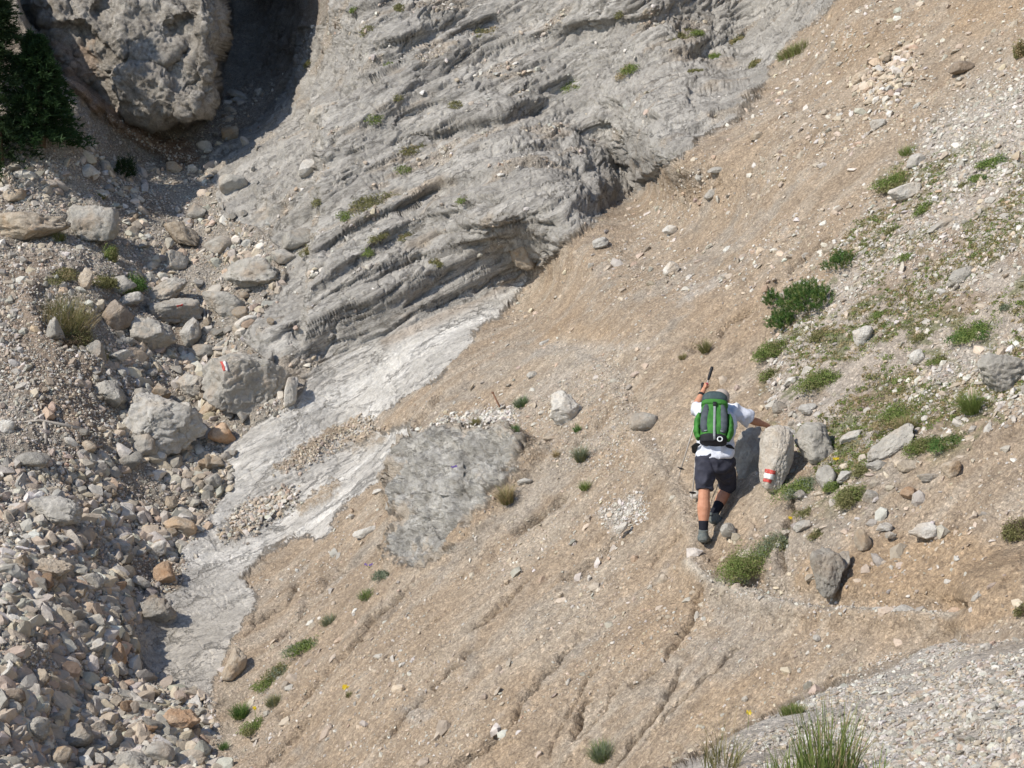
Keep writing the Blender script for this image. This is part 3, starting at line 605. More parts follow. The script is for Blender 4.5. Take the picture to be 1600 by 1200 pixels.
# ------------------------------------------------------------------ the boulders one can tell apart
BOULD = [
 (385, 600, 132, 92, -12, 'grey', 'large grey brown boulder with a small red and white mark on the pale slab'),
 (262, 668, 124, 88, -14, 'pale', 'big pale boulder with tan flank in the middle of the gully'),
 (348, 677, 42, 34, 0, 'orange', 'small round rusty boulder between the big pale boulder and the slab'),
 (299, 604, 50, 40, 0, 'grey', 'rounded grey boulder left of the painted boulder'),
 (455, 612, 20, 46, -8, 'pale', 'narrow upright pale stone leaning on the right end of the painted boulder'),
 (252, 612, 34, 26, 0, 'tan', 'round tan boulder in the row above the big pale gully boulder'),
 (221, 618, 32, 24, 0, 'grey', 'grey boulder first from the left in the row above the big pale gully boulder'),
 (327, 638, 38, 20, 28, 'tan', 'tan wedge stone tilted against the underside of the painted boulder'),
 (172, 612, 52, 38, -25, 'grey', 'dull grey boulder at the foot of the brown bank'),
 (226, 697, 38, 38, 0, 'grey', 'knobbly grey boulder at the lower left corner of the big pale one'),
 (396, 428, 100, 52, -4, 'grey', 'broad cracked grey boulder below the layered bedrock at the upper gully'),
 (275, 486, 84, 40, 5, 'grey', 'flat topped grey boulder with a faint red mark in the upper gully'),
 (265, 455, 60, 34, 25, 'grey', 'grey block lying on top of the flat topped boulder'),
 (352, 475, 74, 36, -18, 'grey', 'long grey boulder sloping right beside the dead stakes'),
 (240, 525, 74, 52, -10, 'grey', 'squat grey boulder half buried below the flat topped boulder'),
 (299, 520, 30, 46, 5, 'pale', 'upright pale grey block under the dead stakes'),
 (276, 408, 38, 32, 0, 'grey', 'smooth grey boulder alone in fine rubble of the upper gully'),
 (342, 384, 44, 30, 0, 'grey', 'grey boulder near the edge of the bedrock in the upper gully'),
 (284, 366, 64, 30, -32, 'tan', 'long brownish grey slab tilted down to the right in the upper gully'),
 (309, 331, 30, 26, 0, 'grey', 'small grey boulder on top of the tilted brownish slab'),
 (366, 288, 42, 34, 20, 'grey', 'flat faced grey boulder below the head of the gully'),
 (150, 350, 78, 62, 10, 'grey', 'big rounded grey boulder on the rocky bench at the left'),
 (48, 356, 118, 46, 4, 'tan', 'flat rock bench with broken front at the left edge'),
 (135, 438, 22, 38, -8, 'tan', 'upright tan stone in the green clump on the left bank'),
 (193, 446, 42, 30, 0, 'grey', 'grey stone below the green clump on the left bank'),
 (206, 467, 36, 18, 18, 'pale', 'pale flat stone with yellow moss under the grey stone of the left bank'),
 (186, 495, 44, 40, -30, 'brown', 'brown grey boulder at the right rim of the left bank'),
 (86, 516, 26, 40, 10, 'grey', 'grey stone standing in the dry grass clump of the left bank'),
 (186, 557, 36, 17, 14, 'pale', 'bright white flat stone below the left bank'),
 (151, 550, 28, 36, 0, 'grey', 'grey stone overgrown by grass below the left bank'),
 (349, 538, 24, 15, 0, 'pale', 'small white block above the painted boulder'),
 (386, 505, 38, 22, 12, 'pale', 'white grey stone by the foot of the bedrock slope'),
 (316, 549, 40, 22, 0, 'grey', 'flat grey stone just above the painted boulder'),
 (290, 637, 24, 17, 0, 'pale', 'small pale boulder wedged right above the big pale gully boulder'),
 (52, 718, 52, 24, 0, 'grey', 'low grey boulder on the gravel at the left edge'),
 (12, 666, 26, 20, 0, 'pale', 'pale block at the very left edge below the brown bank'),
 (140, 699, 24, 21, 0, 'tan', 'tan stone above the bare patch of fine earth'),
 (206, 722, 40, 26, 20, 'grey', 'grey slab stone leaning below the knobbly boulder'),
 (332, 723, 42, 22, -6, 'tan', 'tan flat stone at the left rim of the slab'),
 (334, 752, 28, 25, -15, 'grey', 'square grey block at the left rim of the slab'),
 (282, 822, 52, 26, -12, 'tan', 'tan grey slab stone in the middle of the lower gully rubble'),
 (291, 802, 32, 15, -18, 'grey', 'thin grey stone lying on the tan slab stone'),
 (85, 798, 88, 46, 0, 'grey', 'low rounded grey rock hump in the gravel at the left'),
 (259, 896, 36, 36, -15, 'orange', 'rusty orange boulder at the left rim of the slab'),
 (249, 857, 30, 22, 20, 'pale', 'pale stone just above the rusty orange boulder'),
 (192, 855, 28, 18, 0, 'grey', 'grey oval stone in the gravel left of the rusty boulder'),
 (76, 890, 74, 38, 8, 'tan', 'pale tan boulder with flat top in the lower left rubble'),
 (117, 815, 15, 11, 0, 'pale', 'small bright white stone right of the grey hump'),
 (268, 785, 19, 19, 0, 'tan', 'small square tan stone above the tan slab stone'),
 (146, 908, 36, 28, 0, 'grey', 'striped grey boulder beside the pale stick'),
 (248, 952, 56, 42, 8, 'grey', 'rounded grey boulder stuck on the edge of the lower slab'),
 (149, 1011, 38, 19, 30, 'pale', 'white elongated slab stone tilted in the lower rubble'),
 (66, 1011, 20, 17, 0, 'pale', 'pale block in the lower left rubble'),
 (160, 1066, 22, 14, 10, 'orange', 'small rusty red stone in the lower rubble'),
 (187, 1043, 30, 20, -10, 'pale', 'white stone with dark gap beneath near the lower slab'),
 (66, 1060, 26, 32, -10, 'tan', 'tall tan stone in the lower left rubble'),
 (284, 1125, 58, 42, 10, 'orange', 'large angular peach coloured boulder at the bottom of the gully'),
 (312, 1189, 24, 14, 0, 'tan', 'tan stone at the bottom edge below the peach boulder'),
 (57, 1138, 48, 38, 0, 'grey', 'grey boulder with pointed top in the bottom left rubble'),
 (91, 1122, 20, 19, 0, 'grey', 'round grey stone right of the pointed boulder'),
 (116, 1122, 34, 18, -6, 'tan', 'smooth oval brown grey stone lying on others in the bottom left'),
 (123, 1150, 48, 36, 25, 'grey', 'flat grey rock under the smooth oval stone'),
 (155, 1135, 25, 24, 0, 'pale', 'pale cube like stone in the bottom rubble'),
 (95, 1182, 34, 32, 0, 'tan', 'tan boulder at the bottom left edge of the picture'),
 (210, 1192, 54, 34, 0, 'grey', 'wide grey boulder cut by the bottom edge of the picture'),
 (250, 1178, 44, 36, -20, 'grey', 'cracked grey boulder right of the wide one at the bottom'),
 (16, 1091, 50, 30, 0, 'brown', 'dark brown boulder at the left edge of the bottom rubble'),
 (213, 1131, 32, 14, 0, 'grey', 'thin flat grey stone left of the peach boulder'),
 (273, 263, 26, 21, 0, 'tan', 'tan boulder at the end of the earthy rib below the cliff'),
 (301, 264, 16, 14, 0, 'pale', 'small pale boulder right of the tan one below the cliff'),
 (140, 268, 32, 22, 0, 'pale', 'pale boulder in the shaded rubble below the dark tree'),
 (40, 273, 38, 13, -6, 'pale', 'flat pale stone below the dark tree'),
 (22, 305, 36, 20, 0, 'tan', 'tan stone behind the flat rock bench'),
 (320, 229, 24, 16, 0, 'pale', 'pale stone at the top of the rubble below the cliff'),
 (361, 209, 26, 21, 12, 'tan', 'tan boulder on the rubble crest at the gully head'),
 (376, 151, 42, 15, -20, 'grey', 'long grey stone in the deep shade of the gully head'),
 (362, 174, 20, 15, 0, 'grey', 'round stone in the deep shade beside the cliff foot'),
 (403, 145, 14, 14, 0, 'pale', 'small pale stone in the deep shade of the gully head'),
 (820, 392, 50, 58, -8, 'tan', 'tan fractured block at the right end of the rock ledge'),
 (466, 374, 52, 30, 12, 'grey', 'pointed grey block on the lower left of the bedrock slope'),
 (447, 402, 44, 24, -10, 'grey', 'mossy grey boulder under the pointed block'),
 (541, 312, 14, 27, 12, 'grey', 'small upright leaning stone on the bedrock slope'),
 (512, 180, 60, 40, 25, 'grey', 'smooth grey bedrock knob on the upper left of the bedrock slope'),
 (485, 262, 40, 28, 12, 'pale', 'pale smooth block on the left part of the bedrock slope'),
 (684, 147, 23, 12, 24, 'pale', 'single pale stone lying on the grey bedrock slope'),
 (708, 185, 46, 18, 10, 'grey', 'flat split grey slab among rubble on the bedrock slope'),
 (742, 183, 24, 24, -5, 'grey', 'square grey block right of the split slab on the bedrock slope'),
 (880, 640, 54, 50, -30, 'pale', 'large angular pale boulder sitting on the debris slope left of the hiker'),
 (1004, 659, 48, 29, -5, 'grey', 'oval grey boulder between the angular pale one and the hiker'),
 (938, 380, 26, 16, 18, 'pale', 'pale block at the upper edge of the debris slope'),
 (1046, 360, 24, 16, 10, 'pale', 'light block in the middle of the upper debris slope'),
 (1048, 421, 26, 20, 45, 'pale', 'diamond shaped pale stone below the light block on the debris slope'),
 (854, 536, 24, 11, 28, 'pale', 'small white stone above the bend of the path'),
 (831, 586, 16, 12, 0, 'grey', 'small grey stone beside the bend of the path'),
 (1372, 195, 26, 17, 14, 'pale', 'white stone high on the debris slope'),
 (1502, 105, 38, 20, 10, 'brown', 'dark brown oval boulder high on the right'),
 (1347, 120, 34, 18, 26, 'tan', 'yellowish flat boulder in the cluster high on the debris slope'),
 (1374, 119, 18, 12, 35, 'tan', 'yellowish stone right of the flat boulder high on the debris slope'),
 (1384, 90, 20, 14, 20, 'tan', 'peach stone at the top of the cluster on the debris slope'),
 (1411, 302, 52, 24, 20, 'pale', 'big pale wedge boulder on the upper right slope'),
 (1431, 252, 32, 22, 10, 'pale', 'pale grey boulder beside the upper grass clump'),
 (1182, 214, 22, 14, 20, 'tan', 'tan stone on the upper debris slope near the bedrock edge'),
 (1113, 302, 28, 14, 25, 'grey', 'flat blue grey stone on the upper debris slope'),
 (1123, 266, 34, 11, 0, 'grey', 'long half buried grey stone on the upper debris slope'),
 (1350, 526, 32, 30, 15, 'pale', 'round white boulder on the stony slope at the right'),
 (1566, 582, 82, 66, 10, 'grey', 'large grey boulder at the right edge of the picture'),
 (1500, 432, 50, 24, 30, 'grey', 'grey rock rib on the stony slope at the right'),
 (1472, 352, 50, 16, 28, 'grey', 'narrow grey rock rib above the others on the right slope'),
 (1433, 558, 24, 22, 45, 'pale', 'pale pointed stone on the right slope'),
 (571, 831, 40, 14, 24, 'pale', 'long pale stone with dark underside below the slab'),
 (594, 767, 24, 8, 10, 'pale', 'thin white stone balanced at the edge of the slab'),
 (612, 788, 20, 18, 0, 'grey', 'grey stone at the left rim of the outcrop'),
 (820, 752, 24, 10, 14, 'pale', 'white flat stone right of the outcrop'),
 (972, 824, 24, 12, 50, 'pale', 'pale slab chip on the debris below the path'),
 (857, 686, 18, 10, 5, 'tan', 'small tan stone under the angular pale boulder'),
 (367, 1040, 30, 50, -30, 'tan', 'pinkish half buried boulder on the debris edge below the slab'),
 (1272, 692, 60, 64, -18, 'grey', 'angular grey boulder right of the paint marked rock'),
 (1291, 893, 52, 76, 4, 'grey', 'tall grey boulder set in the cut bank above the lower path'),
 (1317, 878, 20, 34, -8, 'grey', 'narrow grey stone on the right side of the tall bank boulder'),
 (1444, 829, 52, 24, 6, 'pale', 'white oblong boulder on the brown bank'),
 (1348, 842, 24, 34, 10, 'tan', 'tan stone standing on the brown bank'),
 (1381, 823, 25, 12, 5, 'pale', 'pale small stone left of the white oblong boulder'),
 (1391, 836, 16, 12, 0, 'grey', 'small grey stone under the pale one on the brown bank'),
 (1419, 770, 26, 20, 0, 'orange', 'orange stone on the bank above the white oblong boulder'),
 (1359, 775, 24, 22, 30, 'grey', 'grey stone left of the orange one on the bank'),
 (1452, 746, 38, 12, 0, 'grey', 'flat grey slab jutting from the bank'),
 (1487, 733, 30, 26, 20, 'tan', 'tan block in the bank right of the jutting slab'),
 (1420, 728, 36, 20, 15, 'tan', 'tan rounded block left of the jutting slab'),
 (1392, 696, 84, 34, 38, 'grey', 'long grey rock rib in the grassy slope right of the hiker'),
 (1372, 728, 36, 18, 15, 'grey', 'grey block at the lower end of the long rock rib'),
 (1328, 684, 36, 18, 20, 'pale', 'pale rubble block above the angular grey boulder'),
 (1318, 745, 26, 18, 20, 'pale', 'pale stone between leafy plants right of the paint marked rock'),
 (1290, 748, 30, 42, 0, 'grey', 'grey upright stone right of the leafy clump'),
 (1251, 772, 22, 14, -10, 'grey', 'grey stone under the leafy clump'),
 (1254, 822, 28, 17, 30, 'grey', 'grey stone on the little ridge right of the cushion plant'),
 (1228, 832, 14, 10, 0, 'pale', 'small pale stone in the top of the cushion plant'),
 (1410, 952, 36, 14, 6, 'pale', 'white stone on the edge of the lower path'),
 (1372, 953, 18, 10, 0, 'pale', 'small white stone left of the one on the lower path edge'),
 (1540, 1010, 20, 10, 10, 'pale', 'flat pale stone on the near gravel path'),
 (1545, 1046, 16, 8, 0, 'pale', 'white chip lying on the near gravel path'),
 (1276, 997, 12, 10, 0, 'pale', 'small white stone on the slope under the lower path'),
 (1085, 773, 14, 12, 0, 'pale', 'small pale block beside the tip of the rear trekking pole'),
 (1218, 638, 22, 24, 60, 'grey', 'grey stone just above the resting hand of the hiker'),
 (1262, 640, 30, 18, 10, 'pale', 'pale stone above the angular grey boulder'),
 (1236, 596, 26, 14, 30, 'pale', 'white grey stone in the green strip above the hiker'),
 (1137, 828, 24, 22, 10, 'grey', 'grey stone the front boot steps against'),
 (880, 400, 0, 0, 0, '', ''),
]
BOULD = [b for b in BOULD if b[2]]
RES = {}
for i, (px, py, w, h, rot, ck, lab) in enumerate(BOULD):
    big = w * h > 1800
    nm = 'boulder' if w * h > 500 else 'stone'
    RES[lab] = place_rock(px, py, w * 1.06, h * 1.06, rot, ck, lab, 1000 + i * 7, nm, nm, res=6 if w * h > 6000 else (5 if big else 4), rough=.085 if big else .07, cuts=16 if big else 11,
                          group='single stones and boulders of the gully and slopes')
# the rocks by the hiker
def rock_near(px, py, w, h, rot, ck, lab, seed, d, **k):
    r = place_rock(px, py, w, h, rot, ck, lab, seed, 'boulder', 'boulder', res=6, d=d, **k); RES[lab] = r; return r
BLZ = 'tall pale grey rock with a red white red paint mark beside the hiker'
RMARK = rock_near(1212, 716, 52, 106, -2, 'pale', BLZ, 51, 14.5, thick=.7, rough=.05, lo=.78, hi=.98, boxy=.95)
rock_near(1222, 680, 58, 34, 8, 'pale', 'rounded whitish rock on which the hiker rests the right hand', 52, 15.15, thick=.9, rough=.05)
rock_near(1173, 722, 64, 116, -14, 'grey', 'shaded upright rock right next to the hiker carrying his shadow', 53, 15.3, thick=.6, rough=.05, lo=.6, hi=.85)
rock_near(1150, 760, 40, 70, -22, 'tan', 'brown crumbly rock behind the right leg of the hiker', 54, 15.35, thick=.6)

# ------------------------------------------------------------------ paint marks on stones (parts of those stones)
def paint_mat(name, c):
    m, nt, b = new_mat(name); b.inputs['Roughness'].default_value = .65
    tc = nd(nt, 'ShaderNodeTexCoord'); n = nd(nt, 'ShaderNodeTexNoise', Scale=60.0, Detail=4.0); nt.links.new(tc.outputs['Object'], n.inputs['Vector'])
    pc = mixc(nt, .5, c, ramp(nt, n.outputs[0], [(.3, (.6, .6, .6)), (.6, (1.1, 1.1, 1.1))]), 'MULTIPLY')
    n2 = nd(nt, 'ShaderNodeTexNoise', Scale=75.0, Detail=5.0, Roughness=.7); nt.links.new(tc.outputs['Object'], n2.inputs['Vector'])
    pc = mixc(nt, ramp(nt, n2.outputs[0], [(.56, (0, 0, 0)), (.64, (.8, .8, .8))]), pc, (.42, .39, .34))
    nt.links.new(pc, b.inputs['Base Color'])
    return m
M_RED = paint_mat('paint_red', (.48, .07, .055)); M_WHT = paint_mat('paint_white', (.68, .67, .64))
M_BLU = paint_mat('paint_dark', (.10, .09, .12))
def paint_on(rock, bands, part='paint_stripe'):
    """bands: (material, four photo corners): laid on the rock by casting from the front onto its own surface"""
    o = rock[0]; me = o.data
    from mathutils.bvhtree import BVHTree
    bv = BVHTree.FromPolygons([v.co[:] for v in me.vertices], [p.vertices[:] for p in me.polygons])
    for m, q in bands:
        n = 10; V = []; Fc = []
        q = [np.array(c, float) for c in q]
        for j in range(n + 1):
            for i in range(n + 1):
                u, v = i / n, j / n
                c = (q[0] * (1 - u) + q[1] * u) * (1 - v) + (q[3] * (1 - u) + q[2] * u) * v
                jit = .5 * math.sin(5 * u + 9 * v + q[0][0]) * (1 if (i in (0, n) or j in (0, n)) else 0)
                r = Vector(ray(c[0] + jit, c[1] + jit)).normalized()
                hit = bv.ray_cast(-o.location, r)
                V.append(list((hit[0] if hit[0] is not None else Vector((9, 9, 9))) - r * .006))
        for j in range(n):
            for i in range(n):
                a = j * (n + 1) + i; f = (a, a + 1, a + n + 2, a + n + 1)
                if all(V[k][0] < 8 for k in f): Fc.append(f)
        if Fc:
            used = sorted({k for f in Fc for k in f}); mp = {k: i for i, k in enumerate(used)}
            pm = mesh_np(part, [V[k] for k in used], [[mp[k] for k in f] for f in Fc], m)
            so = pm
            p = put(part, pm, o, 'red painted band' if m is M_RED else ('white painted band' if m is M_WHT else 'dark painted band'))
            md = p.modifiers.new('thick', 'SOLIDIFY'); md.thickness = .003; md.offset = 0
paint_on(RMARK, [(M_RED, [(1196, 732), (1212, 736), (1211, 742), (1194, 738)]), (M_WHT, [(1194, 738), (1211, 742), (1209, 750), (1193, 747)]), (M_RED, [(1193, 747), (1206, 750), (1205, 755), (1192, 752)])])
paint_on(RES[BOULD[0][6]], [(M_RED, [(344, 565), (348, 564), (353, 579), (349, 580)]), (M_WHT, [(348, 564), (352, 564), (356, 580), (353, 579)]), (M_BLU, [(352, 564), (355, 565), (358, 580), (356, 580)])])
paint_on(RES[BOULD[11][6]], [(M_RED, [(276, 477), (286, 475), (285, 478), (277, 480)])])

# ------------------------------------------------------------------ more single stones, then rubble
PAL = np.array([[.40, .37, .32], [.47, .435, .38], [.55, .515, .46], [.46, .39, .31], [.42, .35, .28], [.52, .44, .34], [.46, .35, .26], [.35, .32, .28], [.60, .57, .52]], dtype=np.float32)
def scatter(n, poly, smin, smax, alpha, seed, pal, up=.18, flat=(.45, .9), maskA=None, clump=None, lib=None, soft=7.0):
    """stone centres, frames and colours over a region of the land"""
    r = np.random.default_rng(seed)
    pts = np.array(poly); lo = pts.min(0) - 15; hi = pts.max(0) + 15
    px = r.uniform(lo[0], hi[0], n * 4); py = r.uniform(lo[1], hi[1], n * 4)
    k = sdf(px, py, poly) + 10 * pn(surf(px, py), 2.0, seed) > r.normal(size=len(px)) * soft
    px, py = px[k], py[k]
    d = bil(dep, px, py)
    keep = r.uniform(size=len(px)) < (d / 26.0) ** 2 if not isinstance(maskA, str) else np.ones(len(px), bool)
    if clump is not None:
        Q = surf(px, py); c = pn(Q, clump[0], clump[1]) + .4 * pn(Q, np.asarray(clump[0]) * 3.1, clump[1] + 5)
        keep &= r.uniform(size=len(px)) < np.clip(c * clump[2] + clump[3], 0, 1)
    if isinstance(maskA, np.ndarray): keep &= r.uniform(size=len(px)) < bil(maskA, px, py)
    px, py = px[keep][:n], py[keep][:n]; n = len(px)
    s = smin * (1 - r.uniform(size=n)) ** (-1 / alpha); s = np.minimum(s, smax * r.uniform(.6, 1, n))
    Q = surf(px, py); N = bil(Nn, px, py); N /= np.linalg.norm(N, axis=1)[:, None]
    cen = Q + N * (s * up)[:, None]
    rv = r.normal(size=(n, 3)); z = N + .35 * rv; z /= np.linalg.norm(z, axis=1)[:, None]
    t = np.cross(z, r.normal(size=(n, 3))); t /= np.linalg.norm(t, axis=1)[:, None]; b = np.cross(z, t)
    sc = np.stack([s * .5 * r.uniform(.8, 1.25, n), s * .5 * r.uniform(.6, .95, n), s * .5 * r.uniform(*flat, n)], -1)
    M = np.stack([t * sc[:, :1], b * sc[:, 1:2], z * sc[:, 2:]], 1)
    cidx = r.choice(len(pal[0]), n, p=np.array(pal[1]) / sum(pal[1]))
    cc = PAL[np.array(pal[0])[cidx]] * (r.uniform(.78, 1.2, n)[:, None]) * (1 + r.normal(size=(n, 3)) * .02)
    return cen, M, cc, s, px, py
def merge_stones(name, sets, lib, label, cat):
    VV = []; FF = []; CC = []; base = 0
    for cen, M, cc, s, *_ in sets:
        r = np.random.default_rng(len(cen)); li = r.integers(0, len(lib), len(cen))
        for k, (V, Fc) in enumerate(lib):
            sel = np.where(li == k)[0]
            if not len(sel): continue
            W_ = np.einsum('vi,nij->nvj', V, M[sel]) + cen[sel][:, None, :]
            VV.append(W_.reshape(-1, 3)); nv = len(V)
            FF.append((Fc[None] + (np.arange(len(sel)) * nv)[:, None, None] + base).reshape(-1, 3)); base += nv * len(sel)
            CC.append(np.repeat(cc[sel], nv, axis=0))
    me = mesh_np(name, np.concatenate(VV), np.concatenate(FF), M_SCREE, False, np.concatenate(CC))
    return put(name, me, None, label, cat, None, 'stuff')
GUL = [(430, 130), (400, 190), (340, 225), (325, 262), (345, 300), (350, 345), (400, 355), (440, 392), (450, 430), (430, 470), (395, 505), (380, 528), (420, 580), (440, 610), (440, 636), (400, 660), (346, 700), (358, 755), (330, 800), (283, 858), (280, 915), (240, 935), (215, 955), (208, 1000), (216, 1055),
       (262, 1080), (318, 1095), (332, 1140), (330, 1215), (250, 1290), (-40, 1290), (-60, 840), (0, 700), (80, 640), (150, 700), (200, 640), (140, 570), (210, 500), (200, 400), (200, 330), (-60, 320), (-60, 250), (60, 250), (150, 240), (200, 270), (280, 262), (320, 230), (340, 190), (360, 150)]
LEFTB = [(-60, 300), (210, 310), (220, 500), (160, 590), (220, 650), (150, 760), (-60, 860)]
LOWL = [(-60, 860), (120, 820), (300, 830), (283, 900), (210, 950), (210, 1050), (330, 1100), (330, 1290), (-60, 1290)]
MESHES = {}
def lib_mesh(i, ck):
    if (i, ck) not in MESHES: MESHES[(i, ck)] = mesh_np('stone', LIB_HI[i][0], LIB_HI[i][1], MR[ck], True)
    return MESHES[(i, ck)]
def single_stones(n, poly, smin, smax, seed, cks, text, grp, up=.2, flat=(.5, .95)):
    cen, M, cc, s, px, py = scatter(n, poly, smin, smax, 3.0, seed, ([0], [1]), up, flat)
    r = np.random.default_rng(seed)
    for i in range(len(cen)):
        ck = cks[r.integers(0, len(cks))]
        o = put('stone', lib_mesh(int(r.integers(0, 14)), ck), None, {'grey': 'dull grey', 'pale': 'whitish', 'tan': 'sandy brown', 'orange': 'rusty orange', 'brown': 'dark brown'}[ck] + ' ' + text, 'stone',
                {'grey': 'grey', 'pale': 'whitish', 'tan': 'sandy brown', 'orange': 'rusty', 'brown': 'dark brown'}[ck] + ' ' + grp)
        m = Matrix(M[i].T.tolist()).to_4x4(); m.translation = Vector(cen[i]); o.matrix_world = m
single_stones(74, LOWL, .15, .32, 11, ['grey', 'pale', 'tan', 'grey', 'tan', 'orange', 'pale'], 'stone lying loose in the rubble of the lower gully', 'loose stones in the rubble of the lower gully', .3)
single_stones(56, [(200, 330), (430, 350), (440, 640), (300, 800), (200, 700), (240, 520)], .14, .34, 12, ['grey', 'pale', 'grey', 'tan'], 'stone lying loose in the middle of the gully', 'loose stones in the middle of the gully', .3)
single_stones(16, [(210, 280), (440, 150), (400, 340), (300, 380)], .14, .3, 13, ['grey', 'pale'], 'stone in the upper end of the gully', 'stones in the upper end of the gully', .3)
single_stones(14, LEFTB, .1, .22, 14, ['grey', 'tan'], 'stone on the left earth bank', 'stones on the left earth bank', .2)

allp = list(range(9))
sets = []
sets.append(scatter(12000, GUL, .035, .34, 1.5, 21, (allp, [4, 5, 4, 5, 4, 3, 1, 2, 1]), .04, (.4, .9), 'all', ((.9, .9, .9), 61, 1.6, .55)))
sets.append(scatter(9000, LOWL, .03, .34, 1.5, 22, (allp, [5, 6, 4, 5, 5, 3, 1.1, 2, 1]), .04, (.4, .9), 'all', ((.9, .9, .9), 63, 1.5, .6)))
merge_stones('gully_rubble', sets, LIB_MI, 'broken grey and tan rubble filling the gully', 'rubble')
sets = [scatter(34000, [(-60, 240), (440, 120), (460, 640), (340, 1290), (-60, 1290)], .022, .08, 2.3, 23, (allp, [4, 5, 3, 4, 3, 2, 1, 2, 1]), .15, (.4, .9), (kG * (1 - kKz)).astype(np.float32)),
        scatter(9000, LOWL, .016, .07, 2.2, 27, (allp, [3, 4, 2, 5, 5, 3, 1, 2, 1]), .15, (.4, .9), 'all'),
        scatter(900, LEFTB, .06, .26, 1.7, 28, (allp, [5, 4, 2, 4, 3, 2, 1, 3, 1]), .02, (.4, .9), 'all', ((1.1, 1.1, 1.1), 3, 1.8, .3)),
        scatter(5000, LEFTB, .02, .09, 2.0, 24, (allp, [4, 4, 2, 3, 3, 1, .5, 2, 1]), .1, (.4, .9), 'all')]
merge_stones('gully_gravel', sets, LIB_LO, 'fine gravel between the boulders of the gully and on the left bank', 'gravel')
DEB = [(1320, -60), (1660, -60), (1660, 960), (1480, 1000), (1250, 1100), (1040, 1250), (320, 1250), (340, 1060), (380, 900), (560, 780), (650, 640), (860, 410), (1060, 250)]
mA = (kA * (1 - kO) * (1 - kM)).astype(np.float32)
palD = (allp, [2, 3, 2, 5, 4, 4, 1.2, 1, 1])
sets = [scatter(34000, DEB, .012, .06, 2.0, 31, palD, .05, (.3, .8), mA, ((.5, .9, .9), 4, 1.9, .35)),
        scatter(7500, DEB, .03, .20, 1.9, 32, palD, .04, (.3, .8), mA, ((.45, .8, .8), 14, 1.5, .35)),
        scatter(5000, [(1660, -60), (1320, -60), (1030, 290), (900, 420), (1200, 500), (1450, 250), (1660, 100)], .022, .16, 1.8, 132, (allp, [1, 4, 4, 5, 2, 5, 1.5, .5, 4]), .06, (.3, .8), mA, ((.45, .8, .8), 44, 1.5, .4)),
        scatter(6000, [(1430, 190), (1660, 60), (1660, 320), (1430, 290)], .015, .12, 1.9, 133, (allp, [3, 5, 5, 2, 1, 1, .2, 2, 5]), .08, (.35, .8), 'all', None, None, 14.0),
        scatter(13000, [(1200, 520), (1430, 200), (1660, 100), (1660, 640), (1300, 760), (1200, 700)], .015, .10, 2.0, 33, (allp, [4, 5, 4, 3, 2, 2, .4, 2, 3]), .1, (.35, .8), 'all', ((.8, .8, .8), 24, 1.2, .5)),
        scatter(2500, [(650, 695), (700, 662), (760, 645), (800, 645), (800, 668), (770, 684), (700, 692)], .03, .10, 2.4, 34, ([1, 2, 8, 5], [3, 4, 4, 1]), .15, (.4, .8), 'all'),
        scatter(1300, [(940, 800), (990, 770), (1000, 800), (950, 830)], .015, .06, 2.4, 35, ([1, 2, 8], [3, 4, 4]), .15, (.4, .8), 'all'),
        scatter(1200, [(1330, 130), (1420, 70), (1440, 110), (1380, 170)], .03, .22, 1.8, 36, ([3, 5, 8, 6], [3, 4, 2, 1]), .1, (.4, .8), 'all'),
        scatter(2500, [(780, 660), (870, 600), (960, 550), (1010, 650), (960, 740), (850, 720)], .015, .05, 2.2, 37, palD, .1, (.4, .8), 'all'),
        scatter(500, [(1100, 885), (1290, 935), (1465, 940), (1465, 966), (1290, 966), (1100, 915)], .012, .06, 2.2, 38, ([2, 3, 1, 8], [3, 3, 3, 2]), .1, (.4, .8), 'all'),
        scatter(1400, [(345, 842), (372, 800), (452, 770), (462, 785), (400, 830)], .03, .12, 2.2, 39, (allp, [2, 4, 3, 4, 2, 3, 1, 1, 1]), .2, (.4, .8), 'all'),
        scatter(1400, [(440, 735), (520, 672), (565, 655), (600, 672), (540, 695), (480, 725)], .02, .08, 2.2, 40, ([3, 5, 4, 2], [3, 3, 2, 1]), .2, (.4, .8), 'all')]
merge_stones('slope_scree', sets, LIB_LO, 'small stones and chips strewn over the tan debris slope', 'scree')
sets = [scatter(32000, [(1040, 1250), (1100, 1190), (1250, 1104), (1400, 1030), (1500, 1003), (1660, 990), (1660, 1250)], .009, .06, 2.0, 41, (allp, [3, 4, 4, 3, 2, 2, .3, 1, 4]), .12, (.35, .8), 'all', ((1.2, 1.2, 1.2), 4, 1.2, .6))]
merge_stones('path_gravel', sets, LIB_LO, 'whitish gravel on the near shoulder of the path', 'gravel')
sets = [scatter(9000, [(400, 200), (520, -40), (1280, -40), (1180, 130), (850, 400), (480, 570), (400, 530)], .025, .16, 1.9, 45, (allp, [3, 4, 4, 4, 3, 3, .9, 1, 3]), .12, (.35, .8), np.clip(rub * .9 + .02, 0, 1).astype(np.float32))]
merge_stones('ledge_rubble', sets, LIB_LO, 'loose stones collected on the ledges of the grey bedrock slope', 'rubble')

